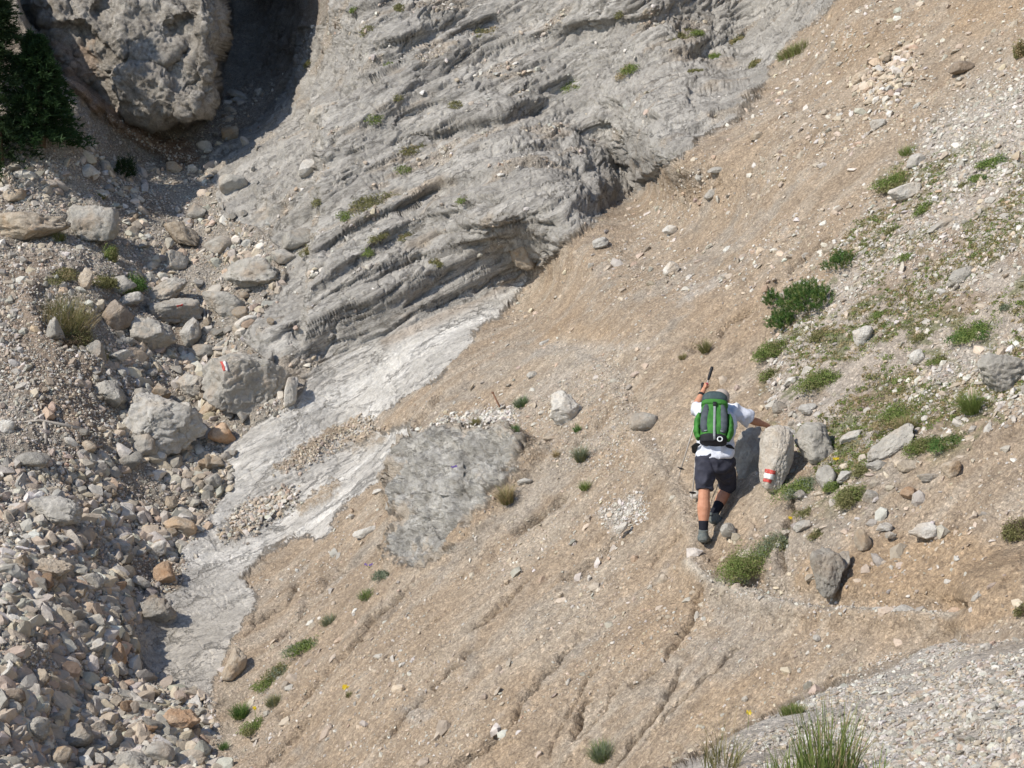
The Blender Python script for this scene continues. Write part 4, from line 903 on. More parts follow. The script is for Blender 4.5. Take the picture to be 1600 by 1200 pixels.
# ------------------------------------------------------------------ plants
def leaf_mat(name, c0, c1, dry=None):
    m, nt, b = new_mat(name); b.inputs['Roughness'].default_value = .7
    oi = nd(nt, 'ShaderNodeTexCoord'); n = nd(nt, 'ShaderNodeTexNoise', Scale=22.0, Detail=3.0); nt.links.new(oi.outputs['Object'], n.inputs['Vector'])
    c = mixc(nt, ramp(nt, n.outputs[0], [(.35, (0, 0, 0)), (.65, (1, 1, 1))]), c0, c1)
    nt.links.new(c, b.inputs['Base Color'])
    tr = nd(nt, 'ShaderNodeBsdfTranslucent'); nt.links.new(c, tr.inputs[0]); mx = nd(nt, 'ShaderNodeMixShader'); mx.inputs[0].default_value = .3
    out = nt.nodes['Material Output']; nt.links.new(b.outputs[0], mx.inputs[1]); nt.links.new(tr.outputs[0], mx.inputs[2]); nt.links.new(mx.outputs[0], out.inputs[0])
    return m
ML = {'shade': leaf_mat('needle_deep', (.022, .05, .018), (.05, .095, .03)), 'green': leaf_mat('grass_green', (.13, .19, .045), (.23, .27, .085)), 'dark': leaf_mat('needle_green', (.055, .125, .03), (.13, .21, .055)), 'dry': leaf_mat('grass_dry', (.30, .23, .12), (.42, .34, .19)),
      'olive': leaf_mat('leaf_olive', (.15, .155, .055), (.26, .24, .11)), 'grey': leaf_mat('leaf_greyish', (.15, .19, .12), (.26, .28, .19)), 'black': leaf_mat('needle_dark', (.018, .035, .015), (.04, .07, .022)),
      'wood': leaf_mat('twig', (.12, .085, .055), (.20, .15, .10)), 'yellow': leaf_mat('petal_yellow', (.75, .55, .03), (.85, .68, .06)), 'purple': leaf_mat('petal_purple', (.16, .10, .38), (.25, .16, .5))}
def blades(r, n, R, H, wid, lean=.5, curve=.5):
    """tapered bent grass blades around the origin, z up"""
    V = []; Fc = []
    for i in range(n):
        a = r.uniform(0, 6.283); rr = R * math.sqrt(r.uniform(0, 1)) * .8; x, y = rr * math.cos(a), rr * math.sin(a)
        h = H * r.uniform(.45, 1.0) * (1 - .35 * rr / max(R, 1e-6)); la = a + r.normal() * .9; ln = lean * r.uniform(.2, 1.2)
        w = wid * r.uniform(.6, 1.2); pa = la + 1.57 + r.normal() * .5; b0 = len(V)
        for k, t in enumerate((0, .4, .75, 1.0)):
            o = h * ln * (t * (1 - curve) + curve * t * t); z = h * t * (1 - .25 * ln * t); ww = w * (1 - t) ** .7 * .5 + .0002
            cx, cy = x + o * math.cos(la), y + o * math.sin(la)
            V += [(cx - ww * math.cos(pa), cy - ww * math.sin(pa), z), (cx + ww * math.cos(pa), cy + ww * math.sin(pa), z)]
            if k: Fc.append((b0 + 2 * k - 2, b0 + 2 * k - 1, b0 + 2 * k + 1, b0 + 2 * k))
    return V, Fc
def leaves(r, n, R, H, size, dome=True):
    V = []; Fc = []
    for i in range(n):
        d = Vector(r.normal(size=3).tolist()).normalized(); d.z = abs(d.z)
        rad = r.uniform(.55, 1.0) * (.72 + .38 * math.sin(5 * d.x + 3 * d.y + 2 * d.z + R * 50) ** 2)
        c = Vector((d.x * R * rad, d.y * R * rad, d.z * H * rad))
        nn = (d + Vector((r.normal(size=3) * .7).tolist())).normalized(); t = nn.cross(Vector(r.normal(size=3).tolist())).normalized(); b = nn.cross(t)
        s = size * r.uniform(.6, 1.3); k = len(V)
        V += [tuple(c - t * s), tuple(c + b * s * .45), tuple(c + t * s), tuple(c - b * s * .45)]; Fc.append((k, k + 1, k + 2, k + 3))
    return V, Fc
def sprigs(r, n, R, H, L, wid, per=26):
    """upright needle-clad shoots of dwarf pine / juniper"""
    V = []; Fc = []
    for i in range(n):
        d = Vector(r.normal(size=3).tolist()).normalized(); d.z = abs(d.z) * .8 + .1; rad = r.uniform(.4, .9)
        c = Vector((d.x * R * rad, d.y * R * rad, d.z * H * rad)); ax = (d * .6 + Vector((0, 0, .9)) + Vector((r.normal(size=3) * .25).tolist())).normalized()
        l = L * r.uniform(.6, 1.2)
        for j in range(per):
            t = r.uniform(0, 1); q = Vector(r.normal(size=3).tolist()).normalized(); q = (q - ax * q.dot(ax)).normalized(); nd_ = (q + ax * 1.0).normalized()
            p0 = c + ax * (t * l); p1 = p0 + nd_ * l * .42 * r.uniform(.7, 1.1); s = nd_.cross(Vector(r.normal(size=3).tolist())).normalized() * wid; k = len(V)
            V += [tuple(p0 - s), tuple(p0 + s), tuple(p1 + s * .4), tuple(p1 - s * .4)]; Fc.append((k, k + 1, k + 2, k + 3))
    return V, Fc
def plant_frame(px, py, w, h, upr):
    d = depth1(px, py + h * .35); n = norm1(px, py)
    z = (n * (1 - upr) + Vector((0, 0, 1)) * upr).normalized()
    ax = (Vector(surf1(px + 6, py - 5)) - Vector(surf1(px - 6, py + 5))); ax = (ax - z * ax.dot(z)).normalized(); y = z.cross(ax)
    M = Matrix((ax, y, z)).transposed().to_4x4(); M.translation = surf1(px, py + h * .30)
    return M, d / F
def tuft(px, py, w, h, mk, lab, name='grass_tuft', cat='grass', n=None, mk2=None, lean=.6, upr=.5, style='blades', wid=None, group='grass and plants growing on the slopes', elong=1.0):
    w, h = (w * 1.5, h * 1.3) if style == 'leaves' else (w * 1.15, h * 1.1)
    M, s = plant_frame(px, py, w, h, upr); r = np.random.default_rng(int(px * 7 + py))
    R = w * s * .5; H = h * s * 1.0; V = []; Fc = []; MI = []
    def add(vf, mi):
        b = len(V); V.extend(vf[0]); Fc.extend([tuple(k + b for k in f) for f in vf[1]]); MI.extend([mi] * len(vf[1]))
    if style == 'blades':
        n = n or int(np.clip(w * h * .35, 60, 420)); add(blades(r, n, R * .8, H, wid or max(.004, .9 * s), lean), 0)
        if mk2: add(blades(r, n // 2, R, H * 1.05, wid or max(.004, .8 * s), lean), 1)
    elif style == 'leaves':
        big_ = w * h > 2000; n = n or int(np.clip(w * h * (1.5 if big_ else .9), 140, 11000)); nl_ = 16 if big_ else (7 if w * h > 520 else 1)
        for k in range(nl_):
            a_ = r.uniform(0, 6.283); q_ = (r.uniform(.15, .75) if nl_ >= 7 else r.uniform(.1, .35)) if k else 0; sz = r.uniform(.35, .62) if nl_ > 1 else .85
            lf = leaves(r, n // nl_, R * sz, H * .62 * sz * 1.1, max(.008, 1.45 * s)); ox, oy = R * q_ * math.cos(a_) * 1.25, R * q_ * math.sin(a_) * .7
            add(([(v[0] + ox, v[1] + oy, v[2]) for v in lf[0]], lf[1]), 1 if (mk2 and k % 3 == 1) else 0)
    elif style == 'pine':
        n = n or int(np.clip(w * h * .06, 40, 330)); add(sprigs(r, n, R, H * .7, max(.08, 9 * s), max(.0022, .35 * s)), 0)
        if mk2: add(sprigs(r, n // 3, R, H * .7, max(.07, 8 * s), max(.0022, .35 * s)), 1)
    me = mesh_np('plant', V, Fc, [ML[mk], ML[mk2 or mk]], False); me.polygons.foreach_set('material_index', np.array(MI, dtype=np.int32))
    if elong != 1: M = M @ Matrix.Diagonal((elong, 1, 1, 1))
    root = bpy.data.objects.new(name, me); C.objects.link(root); root.matrix_world = M
    root['label'] = lab; root['category'] = cat; root['group'] = group
    return root
PL_ = [
 (1262, 462, 86, 62, 'pine', 'dark', 'green', 'dense green dwarf pine shrub on the slope above the hiker', 'dwarf_pine', 'shrub'),
 (1222, 498, 44, 34, 'pine', 'dark', 'green', 'lower green lobe of shrub below the dwarf pine', 'juniper_shrub', 'shrub'),
 (1210, 465, 22, 40, 'pine', 'dark', None, 'narrow dark shoot at the left of the dwarf pine', 'juniper_shrub', 'shrub'),
 (1315, 410, 52, 26, 'pine', 'dark', 'olive', 'low dark juniper at the upper right of the dwarf pine', 'juniper_shrub', 'shrub'),
 (1206, 530, 44, 44, 'leaves', 'green', 'olive', 'bright green leafy clump below the dwarf pine', 'leafy_plant', 'plant'),
 (1285, 515, 34, 24, 'leaves', 'olive', 'dry', 'olive heath clump right of the bright green one', 'leafy_plant', 'plant'),
 (1200, 575, 30, 34, 'leaves', 'olive', 'green', 'olive green tuft right above the hiker arm', 'leafy_plant', 'plant'),
 (1287, 588, 54, 38, 'leaves', 'green', 'olive', 'wide green clump between the hiker and the dwarf pine', 'leafy_plant', 'plant'),
 (1405, 268, 54, 32, 'leaves', 'green', 'dry', 'green clump with tall dry stems on the upper right slope', 'leafy_plant', 'plant'),
 (1398, 288, 34, 24, 'leaves', 'olive', None, 'olive clump below the one with dry stems', 'leafy_plant', 'plant'),
 (1420, 236, 36, 16, 'blades', 'green', None, 'grass strip above the pale grey boulder on the upper right', 'grass_tuft', 'grass'),
 (1243, 78, 64, 22, 'blades', 'olive', 'green', 'long grass strip at the top edge of the debris slope', 'grass_tuft', 'grass'),
 (1526, 506, 60, 36, 'leaves', 'green', 'dark', 'large bright green clump on the right slope', 'leafy_plant', 'plant'),
 (1444, 318, 30, 26, 'leaves', 'green', None, 'green clump right of the big pale wedge boulder', 'leafy_plant', 'plant'),
 (1556, 243, 40, 26, 'leaves', 'green', 'dark', 'green patch near the right edge high on the slope', 'leafy_plant', 'plant'),
 (1535, 272, 32, 18, 'leaves', 'green', 'dark', 'green patch just below the high one near the right edge', 'leafy_plant', 'plant'),
 (1505, 285, 20, 14, 'leaves', 'olive', None, 'small olive patch left of the two green patches', 'leafy_plant', 'plant'),
 (1397, 352, 26, 20, 'leaves', 'olive', 'green', 'small olive clump in the middle of the stony right slope', 'leafy_plant', 'plant'),
 (1425, 402, 30, 18, 'leaves', 'green', None, 'green cushion between rock ribs on the right slope', 'leafy_plant', 'plant'),
 (1378, 488, 26, 16, 'leaves', 'green', None, 'little green cushion left of the large bright clump', 'leafy_plant', 'plant'),
 (1440, 522, 30, 20, 'leaves', 'olive', 'dry', 'dull olive cushion below the large bright clump', 'leafy_plant', 'plant'),
 (1570, 478, 18, 12, 'leaves', 'grey', None, 'grey green rosette right of the large bright clump', 'leafy_plant', 'plant'),
 (1470, 556, 34, 22, 'leaves', 'olive', 'green', 'olive cushion left of the large boulder at the right edge', 'leafy_plant', 'plant'),
 (1590, 560, 20, 50, 'leaves', 'olive', 'dry', 'olive bush cut by the right edge of the picture', 'leafy_plant', 'plant'),
 (1592, 60, 16, 60, 'leaves', 'olive', 'dry', 'yellowish bush at the top right edge of the picture', 'leafy_plant', 'plant'),
 (1408, 640, 66, 36, 'leaves', 'green', 'dry', 'broad leafy green clump on the rubble right of the hiker', 'leafy_plant', 'plant'),
 (1446, 686, 44, 44, 'leaves', 'olive', 'green', 'olive green turf below the broad leafy clump', 'leafy_plant', 'plant'),
 (1522, 632, 34, 52, 'blades', 'green', None, 'upright bright grass tuft near the top of the brown bank', 'grass_tuft', 'grass'),
 (1490, 684, 50, 28, 'leaves', 'dark', 'olive', 'dark green low shrub over the brown bank', 'leafy_plant', 'plant'),
 (1420, 668, 30, 30, 'blades', 'dry', 'green', 'dry tan grass tuft in the leafy clump', 'grass_tuft', 'grass'),
 (1250, 748, 54, 40, 'leaves', 'green', 'grey', 'leafy herb clump right of the paint marked rock', 'leafy_plant', 'plant'),
 (1304, 748, 22, 34, 'leaves', 'green', None, 'upright leafy herb on the grey upright stone', 'leafy_plant', 'plant'),
 (1334, 762, 46, 44, 'leaves', 'olive', 'green', 'green herb clump between grey stones on the bank edge', 'leafy_plant', 'plant'),
 (1352, 730, 34, 24, 'leaves', 'olive', None, 'olive turf at the lower end of the rock rib', 'leafy_plant', 'plant'),
 (1289, 670, 20, 16, 'leaves', 'green', None, 'small herb behind the angular grey boulder', 'leafy_plant', 'plant'),
 (1172, 850, 74, 78, 'leaves', 'green', 'olive', 'big green cushion plant at the feet of the hiker', 'cushion_plant', 'plant'),
 (1216, 822, 60, 34, 'leaves', 'grey', 'olive', 'grey green cushion top behind the big cushion plant', 'cushion_plant', 'plant'),
 (1262, 796, 30, 18, 'leaves', 'olive', None, 'olive moss cushion on the little ridge', 'leafy_plant', 'plant'),
 (1275, 828, 22, 26, 'leaves', 'olive', 'dry', 'olive herb on the ridge beside a grey stone', 'leafy_plant', 'plant'),
 (1586, 800, 34, 60, 'leaves', 'olive', 'wood', 'brownish bush on the bank at the right edge', 'leafy_plant', 'plant'),
 (1592, 935, 24, 30, 'leaves', 'olive', 'wood', 'dark small bush at the right edge above the path', 'leafy_plant', 'plant'),
 (1102, 540, 20, 26, 'blades', 'olive', None, 'single olive tuft above the trekking pole handle', 'grass_tuft', 'grass'),
 (1066, 555, 14, 12, 'blades', 'olive', 'dry', 'small dry tuft left of the pole handle', 'grass_tuft', 'grass'),
 (814, 625, 28, 18, 'blades', 'grey', 'dark', 'grey green tuft left of the angular pale boulder', 'grass_tuft', 'grass'),
 (822, 692, 20, 16, 'blades', 'dark', 'grey', 'dark tuft at the upper corner of the outcrop', 'grass_tuft', 'grass'),
 (908, 708, 20, 30, 'blades', 'grey', 'olive', 'tuft below the angular pale boulder', 'grass_tuft', 'grass'),
 (903, 670, 14, 14, 'blades', 'dark', None, 'tiny green tuft right below the angular boulder', 'grass_tuft', 'grass'),
 (914, 757, 20, 18, 'blades', 'green', None, 'fresh green tuft in the middle of the debris slope', 'grass_tuft', 'grass'),
 (870, 708, 14, 14, 'blades', 'dry', None, 'dry tuft left of the fresh green one', 'grass_tuft', 'grass'),
 (795, 776, 22, 34, 'blades', 'dry', 'olive', 'dry olive tuft at the right rim of the outcrop', 'grass_tuft', 'grass'),
 (770, 690, 18, 14, 'blades', 'olive', 'dry', 'olive tuft on the top of the outcrop', 'grass_tuft', 'grass'),
 (706, 686, 14, 12, 'blades', 'olive', None, 'little tuft at the white rubble above the outcrop', 'grass_tuft', 'grass'),
 (576, 930, 34, 14, 'blades', 'green', 'grey', 'green tuft left under the outcrop', 'grass_tuft', 'grass'),
 (515, 968, 30, 16, 'blades', 'grey', 'olive', 'grey tuft uppermost of the green band on the lower slope', 'grass_tuft', 'grass'),
 (478, 1005, 44, 26, 'leaves', 'green', 'grey', 'second clump of the green band on the lower slope', 'leafy_plant', 'plant'),
 (440, 1040, 38, 24, 'leaves', 'olive', 'grey', 'third clump of the green band on the lower slope', 'leafy_plant', 'plant'),
 (420, 1062, 34, 20, 'leaves', 'green', None, 'lowest clump of the green band above two white stones', 'leafy_plant', 'plant'),
 (430, 1096, 26, 18, 'blades', 'olive', 'grey', 'small grey tuft between the green band and the flowering tuft', 'grass_tuft', 'grass'),
 (377, 1112, 30, 24, 'blades', 'dark', 'green', 'dark green tuft next to the peach boulder', 'grass_tuft', 'grass'),
 (402, 1128, 36, 26, 'leaves', 'green', 'olive', 'flowering green tuft near the lower edge', 'leafy_plant', 'plant'),
 (350, 1164, 20, 14, 'blades', 'dark', None, 'small dark tuft on the gully rim at the bottom', 'grass_tuft', 'grass'),
 (548, 1086, 18, 10, 'blades', 'olive', None, 'small olive tuft under the yellow flower of the debris slope', 'grass_tuft', 'grass'),
 (936, 1168, 36, 34, 'blades', 'grey', 'green', 'spiky grey green tuft at the bottom of the debris slope', 'grass_tuft', 'grass'),
 (600, 890, 30, 22, 'leaves', 'grey', None, 'grey herb with violet flowers at the foot of the outcrop', 'leafy_plant', 'plant'),
 (104, 488, 92, 50, 'blades', 'olive', 'dry', 'large yellow green grass clump on the left bank', 'grass_tuft', 'grass'),
 (118, 505, 60, 50, 'leaves', 'olive', 'wood', 'dark twiggy base of the grass clump on the left bank', 'leafy_plant', 'plant'),
 (206, 434, 46, 34, 'leaves', 'dark', 'green', 'dark green shrub at the rim of the left bank', 'leafy_plant', 'plant'),
 (164, 432, 34, 32, 'leaves', 'olive', None, 'olive shrub beside the upright tan stone', 'leafy_plant', 'plant'),
 (172, 388, 24, 44, 'leaves', 'green', 'olive', 'green moss streak below the rounded bench boulder', 'leafy_plant', 'plant'),
 (96, 428, 48, 22, 'leaves', 'olive', 'dry', 'sparse olive heath on the brink of the left bank', 'leafy_plant', 'plant'),
 (148, 545, 32, 30, 'leaves', 'olive', 'dry', 'grass growing over the grey stone below the bank', 'leafy_plant', 'plant'),
 (92, 372, 18, 20, 'blades', 'olive', 'green', 'yellowish tuft on the front of the rock bench', 'grass_tuft', 'grass'),
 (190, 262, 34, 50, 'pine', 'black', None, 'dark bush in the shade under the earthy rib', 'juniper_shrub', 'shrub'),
 (160, 300, 24, 16, 'leaves', 'olive', None, 'olive moss on stones below the dark bush', 'leafy_plant', 'plant'),
 (1240, 1113, 46, 18, 'blades', 'green', 'olive', 'low grass at the brow of the near gravel shoulder', 'grass_tuft', 'grass'),
]
BT = [(622, 12, 26, 10), (553, 17, 12, 8), (575, 46, 24, 8), (615, 101, 24, 8), (621, 126, 22, 9), (770, 73, 26, 10), (822, 22, 22, 7), (985, 130, 34, 18), (1065, 58, 46, 14), (974, 46, 14, 8), (1092, 58, 26, 10), (655, 270, 38, 14), (600, 336, 60, 15), (560, 366, 28, 12),
      (612, 408, 26, 12), (650, 395, 28, 12), (592, 430, 22, 10), (690, 443, 20, 12), (700, 446, 14, 8), (905, 160, 30, 10), (1090, 118, 24, 10), (1150, 60, 30, 16), (1120, 80, 26, 14), (635, 190, 16, 7), (725, 200, 22, 9), (645, 300, 26, 8), (512, 345, 18, 10), (490, 390, 20, 24), (740, 352, 22, 7), (1178, 95, 26, 16), (482, 100, 14, 8), (600, 220, 26, 8)]
for (px, py, w, h, st_, m1, m2, lab, nm, ct) in PL_:
    tuft(px, py, w, h, m1, lab, nm, ct, mk2=m2, style=st_, lean=.75 if st_ == 'blades' else .5)
for i, (px, py, w, h) in enumerate(BT):
    m1 = ['olive', 'green', 'olive'][i % 3]
    tuft(px, py, w, h * 1.15, m1, 'small ' + ('green' if m1 == 'green' else 'olive') + ' moss cushion clinging to a ledge of the grey bedrock slope', 'moss_cushion', 'moss', mk2='dry' if i % 2 else None, style='leaves', upr=.3,
         group=('green' if m1 == 'green' else 'olive') + ' moss cushions on the bedrock ledges')
# small background growth nobody could count on the stony right slope
r = np.random.default_rng(91); V = []; Fc = []; MI = []
for i in range(8000):
    px = r.uniform(1190, 1650); py = r.uniform(240, 760)
    if sdf(np.array([px]), np.array([py]), [(1180, 560), (1300, 400), (1400, 250), (1650, 200), (1650, 600), (1480, 660), (1300, 770), (1210, 640)])[0] < 0: continue
    if pn(surf(px, py), 1.1, 7)[0] + r.uniform(-.25, .25) < .02: continue
    M, s = plant_frame(px, py, 14, 8, .4); vf = leaves(r, 30, r.uniform(3, 14) * s, r.uniform(1.5, 5) * s, .012); b = len(V)
    V += [tuple(M @ Vector(v)) for v in vf[0]]; Fc += [tuple(k + b for k in f) for f in vf[1]]; MI += [int(r.integers(0, 3))] * len(vf[1])
me = mesh_np('ground_cover', V, Fc, [ML['olive'], ML['dry'], ML['green']], False); me.polygons.foreach_set('material_index', np.array(MI, dtype=np.int32))
put('ground_cover', me, None, 'sparse low olive and dry growth between the stones of the right slope', 'ground cover', None, 'stuff')
# near tall grass at the bottom right
def tall_grass(px, py, d, R, H, n, mk, mk2, lab, wid=.006, lean=.5):
    r = np.random.default_rng(int(px)); V, Fc = blades(r, n, R, H, wid, lean, .6); V2, F2 = blades(r, n // 3, R * 1.1, H * 1.15, wid * .6, lean * 1.1, .7)
    b = len(V); V = V + V2; F_ = Fc + [tuple(k + b for k in f) for f in F2]
    me = mesh_np('grass_tuft', V, F_, [ML[mk], ML[mk2]], False); me.polygons.foreach_set('material_index', np.array([0] * len(Fc) + [1] * len(F2), dtype=np.int32))
    o = put('grass_tuft', me, None, lab, 'grass', 'tall grass at the near gravel shoulder'); o.location = Vector(at(px, py, d)); return o
dm = depth1(1290, 1210)
tall_grass(1292, 1218, depth1(1290, 1215), .15, .43, 190, 'green', 'dry', 'tall green grass tuft in front of the near gravel at the bottom', .007, .45)
tall_grass(1240, 1222, depth1(1240, 1218), .14, .20, 90, 'green', 'olive', 'shorter green grass left of the tall tuft at the bottom edge', .006, .6)
tall_grass(1128, 1196, depth1(1128, 1200), .12, .26, 90, 'olive', 'dry', 'dry topped grass tuft at the left end of the near gravel', .005, .7)
tall_grass(1370, 1216, depth1(1370, 1214), .05, .16, 16, 'green', 'dry', 'thin lone blades right of the tall grass tuft', .005, 1.2)
# dry stems
def stems(px, py, n, hpx, wpx, lab, seed):
    d = depth1(px, py); s = d / F; r = np.random.default_rng(seed); V, Fc = blades(r, n, wpx * s * .5, hpx * s, max(.0022, .35 * s), .22, .6)
    me = mesh_np('dry_stems', V, Fc, ML['dry'], False); o = put('dry_stems', me, None, lab, 'grass', 'bunches of dry flower stems'); o.location = surf1(px, py); return o
stems(1410, 240, 22, 62, 40, 'thin dry stems rising over the green clump on the upper right slope', 1)
stems(1130, 1150, 26, 95, 60, 'long dry reddish stems above the dry topped grass tuft', 2)
stems(1315, 1100, 20, 60, 80, 'few thin dry stems above the tall green grass', 3)
# flowers
def flower(px, py, mk, lab, n=6, size=.016, spread=.03, hgt=.06):
    c = surf1(px, py); root = bpy.data.objects.new('flower', None); C.objects.link(root); root.location = c
    root['label'] = lab; root['category'] = 'flower'; r = np.random.default_rng(int(px))
    V = []; Fc = []; V2 = []; F2 = []
    for i in range(n):
        p = Vector((r.uniform(-spread, spread), r.uniform(-spread, spread), hgt * r.uniform(.8, 1.2)))
        for k in range(6):
            a = k * 1.047; b = len(V); q = Vector((math.cos(a), math.sin(a) * .5 - .3, .6 * math.sin(a))).normalized(); s_ = Vector((-q.z, 0, q.x)) * size * .3
            V += [tuple(p), tuple(p + q * size * .6 + s_), tuple(p + q * size), tuple(p + q * size * .6 - s_)]; Fc.append((b, b + 1, b + 2, b + 3))
        b = len(V2)
        if not b: V2 += [(-.002, 0, 0), (.002, 0, 0)]; b = 2
        V2 += [(p.x + .001, p.y, p.z), (p.x - .001, p.y, p.z)]; F2.append((0, 1, b, b + 1))
    put('petals', mesh_np('petals', V, Fc, ML[mk], False), root); put('stalk', mesh_np('stalk', V2, F2, ML['green'], False), root)
flower(1305, 725, 'yellow', 'yellow flower beside the angular grey boulder', 3, .02, .02)
flower(1226, 805, 'yellow', 'yellow flower above the big cushion plant', 3, .02, .02)
flower(540, 1079, 'yellow', 'lone yellow flower on the lower debris slope', 4, .028, .03, .04)
flower(402, 1124, 'yellow', 'yellow flower in the tuft near the peach boulder', 3, .025, .03, .14)
flower(729, 758, 'purple', 'violet flowers on the face of the outcrop', 9, .017, .045, .05)
flower(577, 888, 'purple', 'pale violet flowers at the left foot of the outcrop', 7, .015, .05, .06)
flower(1171, 1147, 'yellow', 'yellow flower over the near gravel shoulder', 1, .02, .004, .1)

# ------------------------------------------------------------------ the dark tree at the upper left, and its neighbour outside the frame
def tapered(pts, rads, seg=8):
    V = []; Fc = []; pts = [Vector(p) for p in pts]
    for i, p in enumerate(pts):
        t = (pts[min(i + 1, len(pts) - 1)] - pts[max(i - 1, 0)]).normalized(); a = t.cross(Vector((.3, .9, .1))).normalized(); b = t.cross(a)
        for k in range(seg):
            th = k * 6.2832 / seg; V.append(tuple(p + (a * math.cos(th) + b * math.sin(th)) * rads[i]))
    for i in range(len(pts) - 1):
        for k in range(seg):
            Fc.append((i * seg + k, i * seg + (k + 1) % seg, (i + 1) * seg + (k + 1) % seg, (i + 1) * seg + k))
    V.append(tuple(pts[0])); V.append(tuple(pts[-1])); n = len(V)
    for k in range(seg):
        Fc.append((n - 2, (k + 1) % seg, k, n - 2)); Fc.append((n - 1, (len(pts) - 1) * seg + k, (len(pts) - 1) * seg + (k + 1) % seg, n - 1))
    tri = [f for f in Fc if f[0] == f[3]]; quads = [f for f in Fc if f[0] != f[3]]
    return V, quads, [f[:3] for f in tri]
def mesh_poly(name, V, faces, mats, smooth=True):
    me = bpy.data.meshes.new(name); me.from_pydata([tuple(v) for v in V], [], [tuple(f) for f in faces]); 
    for p in me.polygons: p.use_smooth = smooth
    for m in (mats if isinstance(mats, (list, tuple)) else [mats]): me.materials.append(m)
    me.update(); return me
def conifer(base, H, R, lab, seed, per=24, mk='black', low=.05, nb=150):
    r = np.random.default_rng(seed); root = bpy.data.objects.new('conifer_tree', None); C.objects.link(root); root.location = base
    root['label'] = lab; root['category'] = 'tree'; root['group'] = 'dark conifers at the upper left'
    V, q, t = tapered([(0, 0, -.4), (.03, 0, H * .5), (0, .02, H)], [R * .09, R * .05, .01]); put('trunk', mesh_poly('trunk', V, q + t, ML['wood']), root)
    V = []; Fc = []
    for i in range(nb):
        t = r.uniform(low, 1) ** .85; a = r.uniform(0, 6.283); L = R * (1 - t) ** .75 * r.uniform(.6, 1.15) + .12; z0 = t * H
        for j in range(per):
            u = r.uniform(.15, 1); p = Vector((math.cos(a) * L * u, math.sin(a) * L * u, z0 - .22 * L * u * u + r.normal() * .05))
            for m in range(7):
                d = Vector((math.cos(a) + r.normal() * .8, math.sin(a) + r.normal() * .8, r.normal() * .5 + .25)).normalized(); s = d.cross(Vector(r.normal(size=3).tolist())).normalized() * .013
                l = r.uniform(.06, .14); b = len(V); V += [tuple(p - s), tuple(p + s), tuple(p + d * l + s * .3), tuple(p + d * l - s * .3)]; Fc.append((b, b + 1, b + 2, b + 3))
    put('crown', mesh_np('crown', V, Fc, ML[mk], False), root); return root
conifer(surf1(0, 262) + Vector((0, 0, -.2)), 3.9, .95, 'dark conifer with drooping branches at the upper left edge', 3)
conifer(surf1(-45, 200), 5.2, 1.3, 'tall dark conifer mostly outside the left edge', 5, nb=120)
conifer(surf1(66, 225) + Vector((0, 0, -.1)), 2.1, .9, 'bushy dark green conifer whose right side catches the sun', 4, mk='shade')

# ------------------------------------------------------------------ dead wood and stake
def wood_mat(name, c0, c1):
    m, nt, b = new_mat(name); tc = nd(nt, 'ShaderNodeTexCoord'); n = nd(nt, 'ShaderNodeTexNoise', Scale=25.0, Detail=6.0); nt.links.new(tc.outputs['Object'], n.inputs['Vector'])
    nt.links.new(mixc(nt, n.outputs[0], c0, c1), b.inputs['Base Color']); return m
M_WOOD = wood_mat('bleached_wood', (.30, .26, .21), (.55, .50, .43)); M_RUST = wood_mat('rusty_iron', (.14, .07, .045), (.24, .13, .08))
def stick(pts, r0, r1, lab, name='dead_branch', mat=M_WOOD, cat='branch', up=.03, grp=None):
    P3 = [surf1(px, py) - FWD * up_ for (px, py, up_) in pts]; o0 = P3[0]; n = len(P3)
    V, q, t = tapered([p - o0 for p in P3], list(np.linspace(r0, r1, n)), 7); o = put(name, mesh_poly(name, V, q + t, mat), None, lab, cat, grp); o.location = o0; return o
stick([(325, 517, .02), (323, 500, .10), (321, 478, .14)], .035, .02, 'left bleached stake leaning on the long grey boulder', 'wooden_stake', cat='stake')
stick([(333, 514, .02), (329, 498, .10), (326, 480, .14)], .03, .018, 'right bleached stake leaning on the long grey boulder', 'wooden_stake', cat='stake')
stick([(40, 662, .03), (65, 659, .08), (95, 662, .08), (126, 674, .03)], .012, .035, 'long bleached branch lying at the foot of the brown bank')
stick([(70, 660, .05), (73, 675, .06), (72, 692, .02)], .03, .02, 'short bleached branch hanging below the long one')
stick([(114, 920, .04), (125, 932, .05), (136, 943, .03)], .02, .012, 'short pale stick in the lower left rubble')
stick([(103, 733, .03), (115, 752, .05), (127, 768, .02)], .01, .006, 'thin twig on the gravel left of the bare earth patch')
stick([(1482, 1018, .01), (1489, 1024, .02), (1495, 1022, .01)], .006, .003, 'tiny dark twig on the near gravel path', mat=M_RUST)
stick([(1045, 92 + 0, .02), (1052, 80, .1), (1062, 66, .2)], .012, .006, 'thin dead twig on the upper bedrock slope') if False else None
b0 = surf1(781, 636); tp = Vector(at(770, 614, depth1(781, 636) - .06))
V, q, t = tapered([Vector((0, 0, -.08)), Vector((0, 0, 0)), tp - b0], [.014, .014, .011], 8)
stk = put('iron_stake', mesh_poly('iron_stake', V, q + t, M_RUST), None, 'short rusty iron stake driven into the debris above the outcrop', 'stake'); stk.location = b0
V, q, t = tapered([tp - b0 + Vector((-.02, 0, .005)), tp - b0 + Vector((.018, 0, .0))], [.014, .014], 8)
put('stake_head', mesh_poly('stake_head', V, q + t, M_RUST), stk)

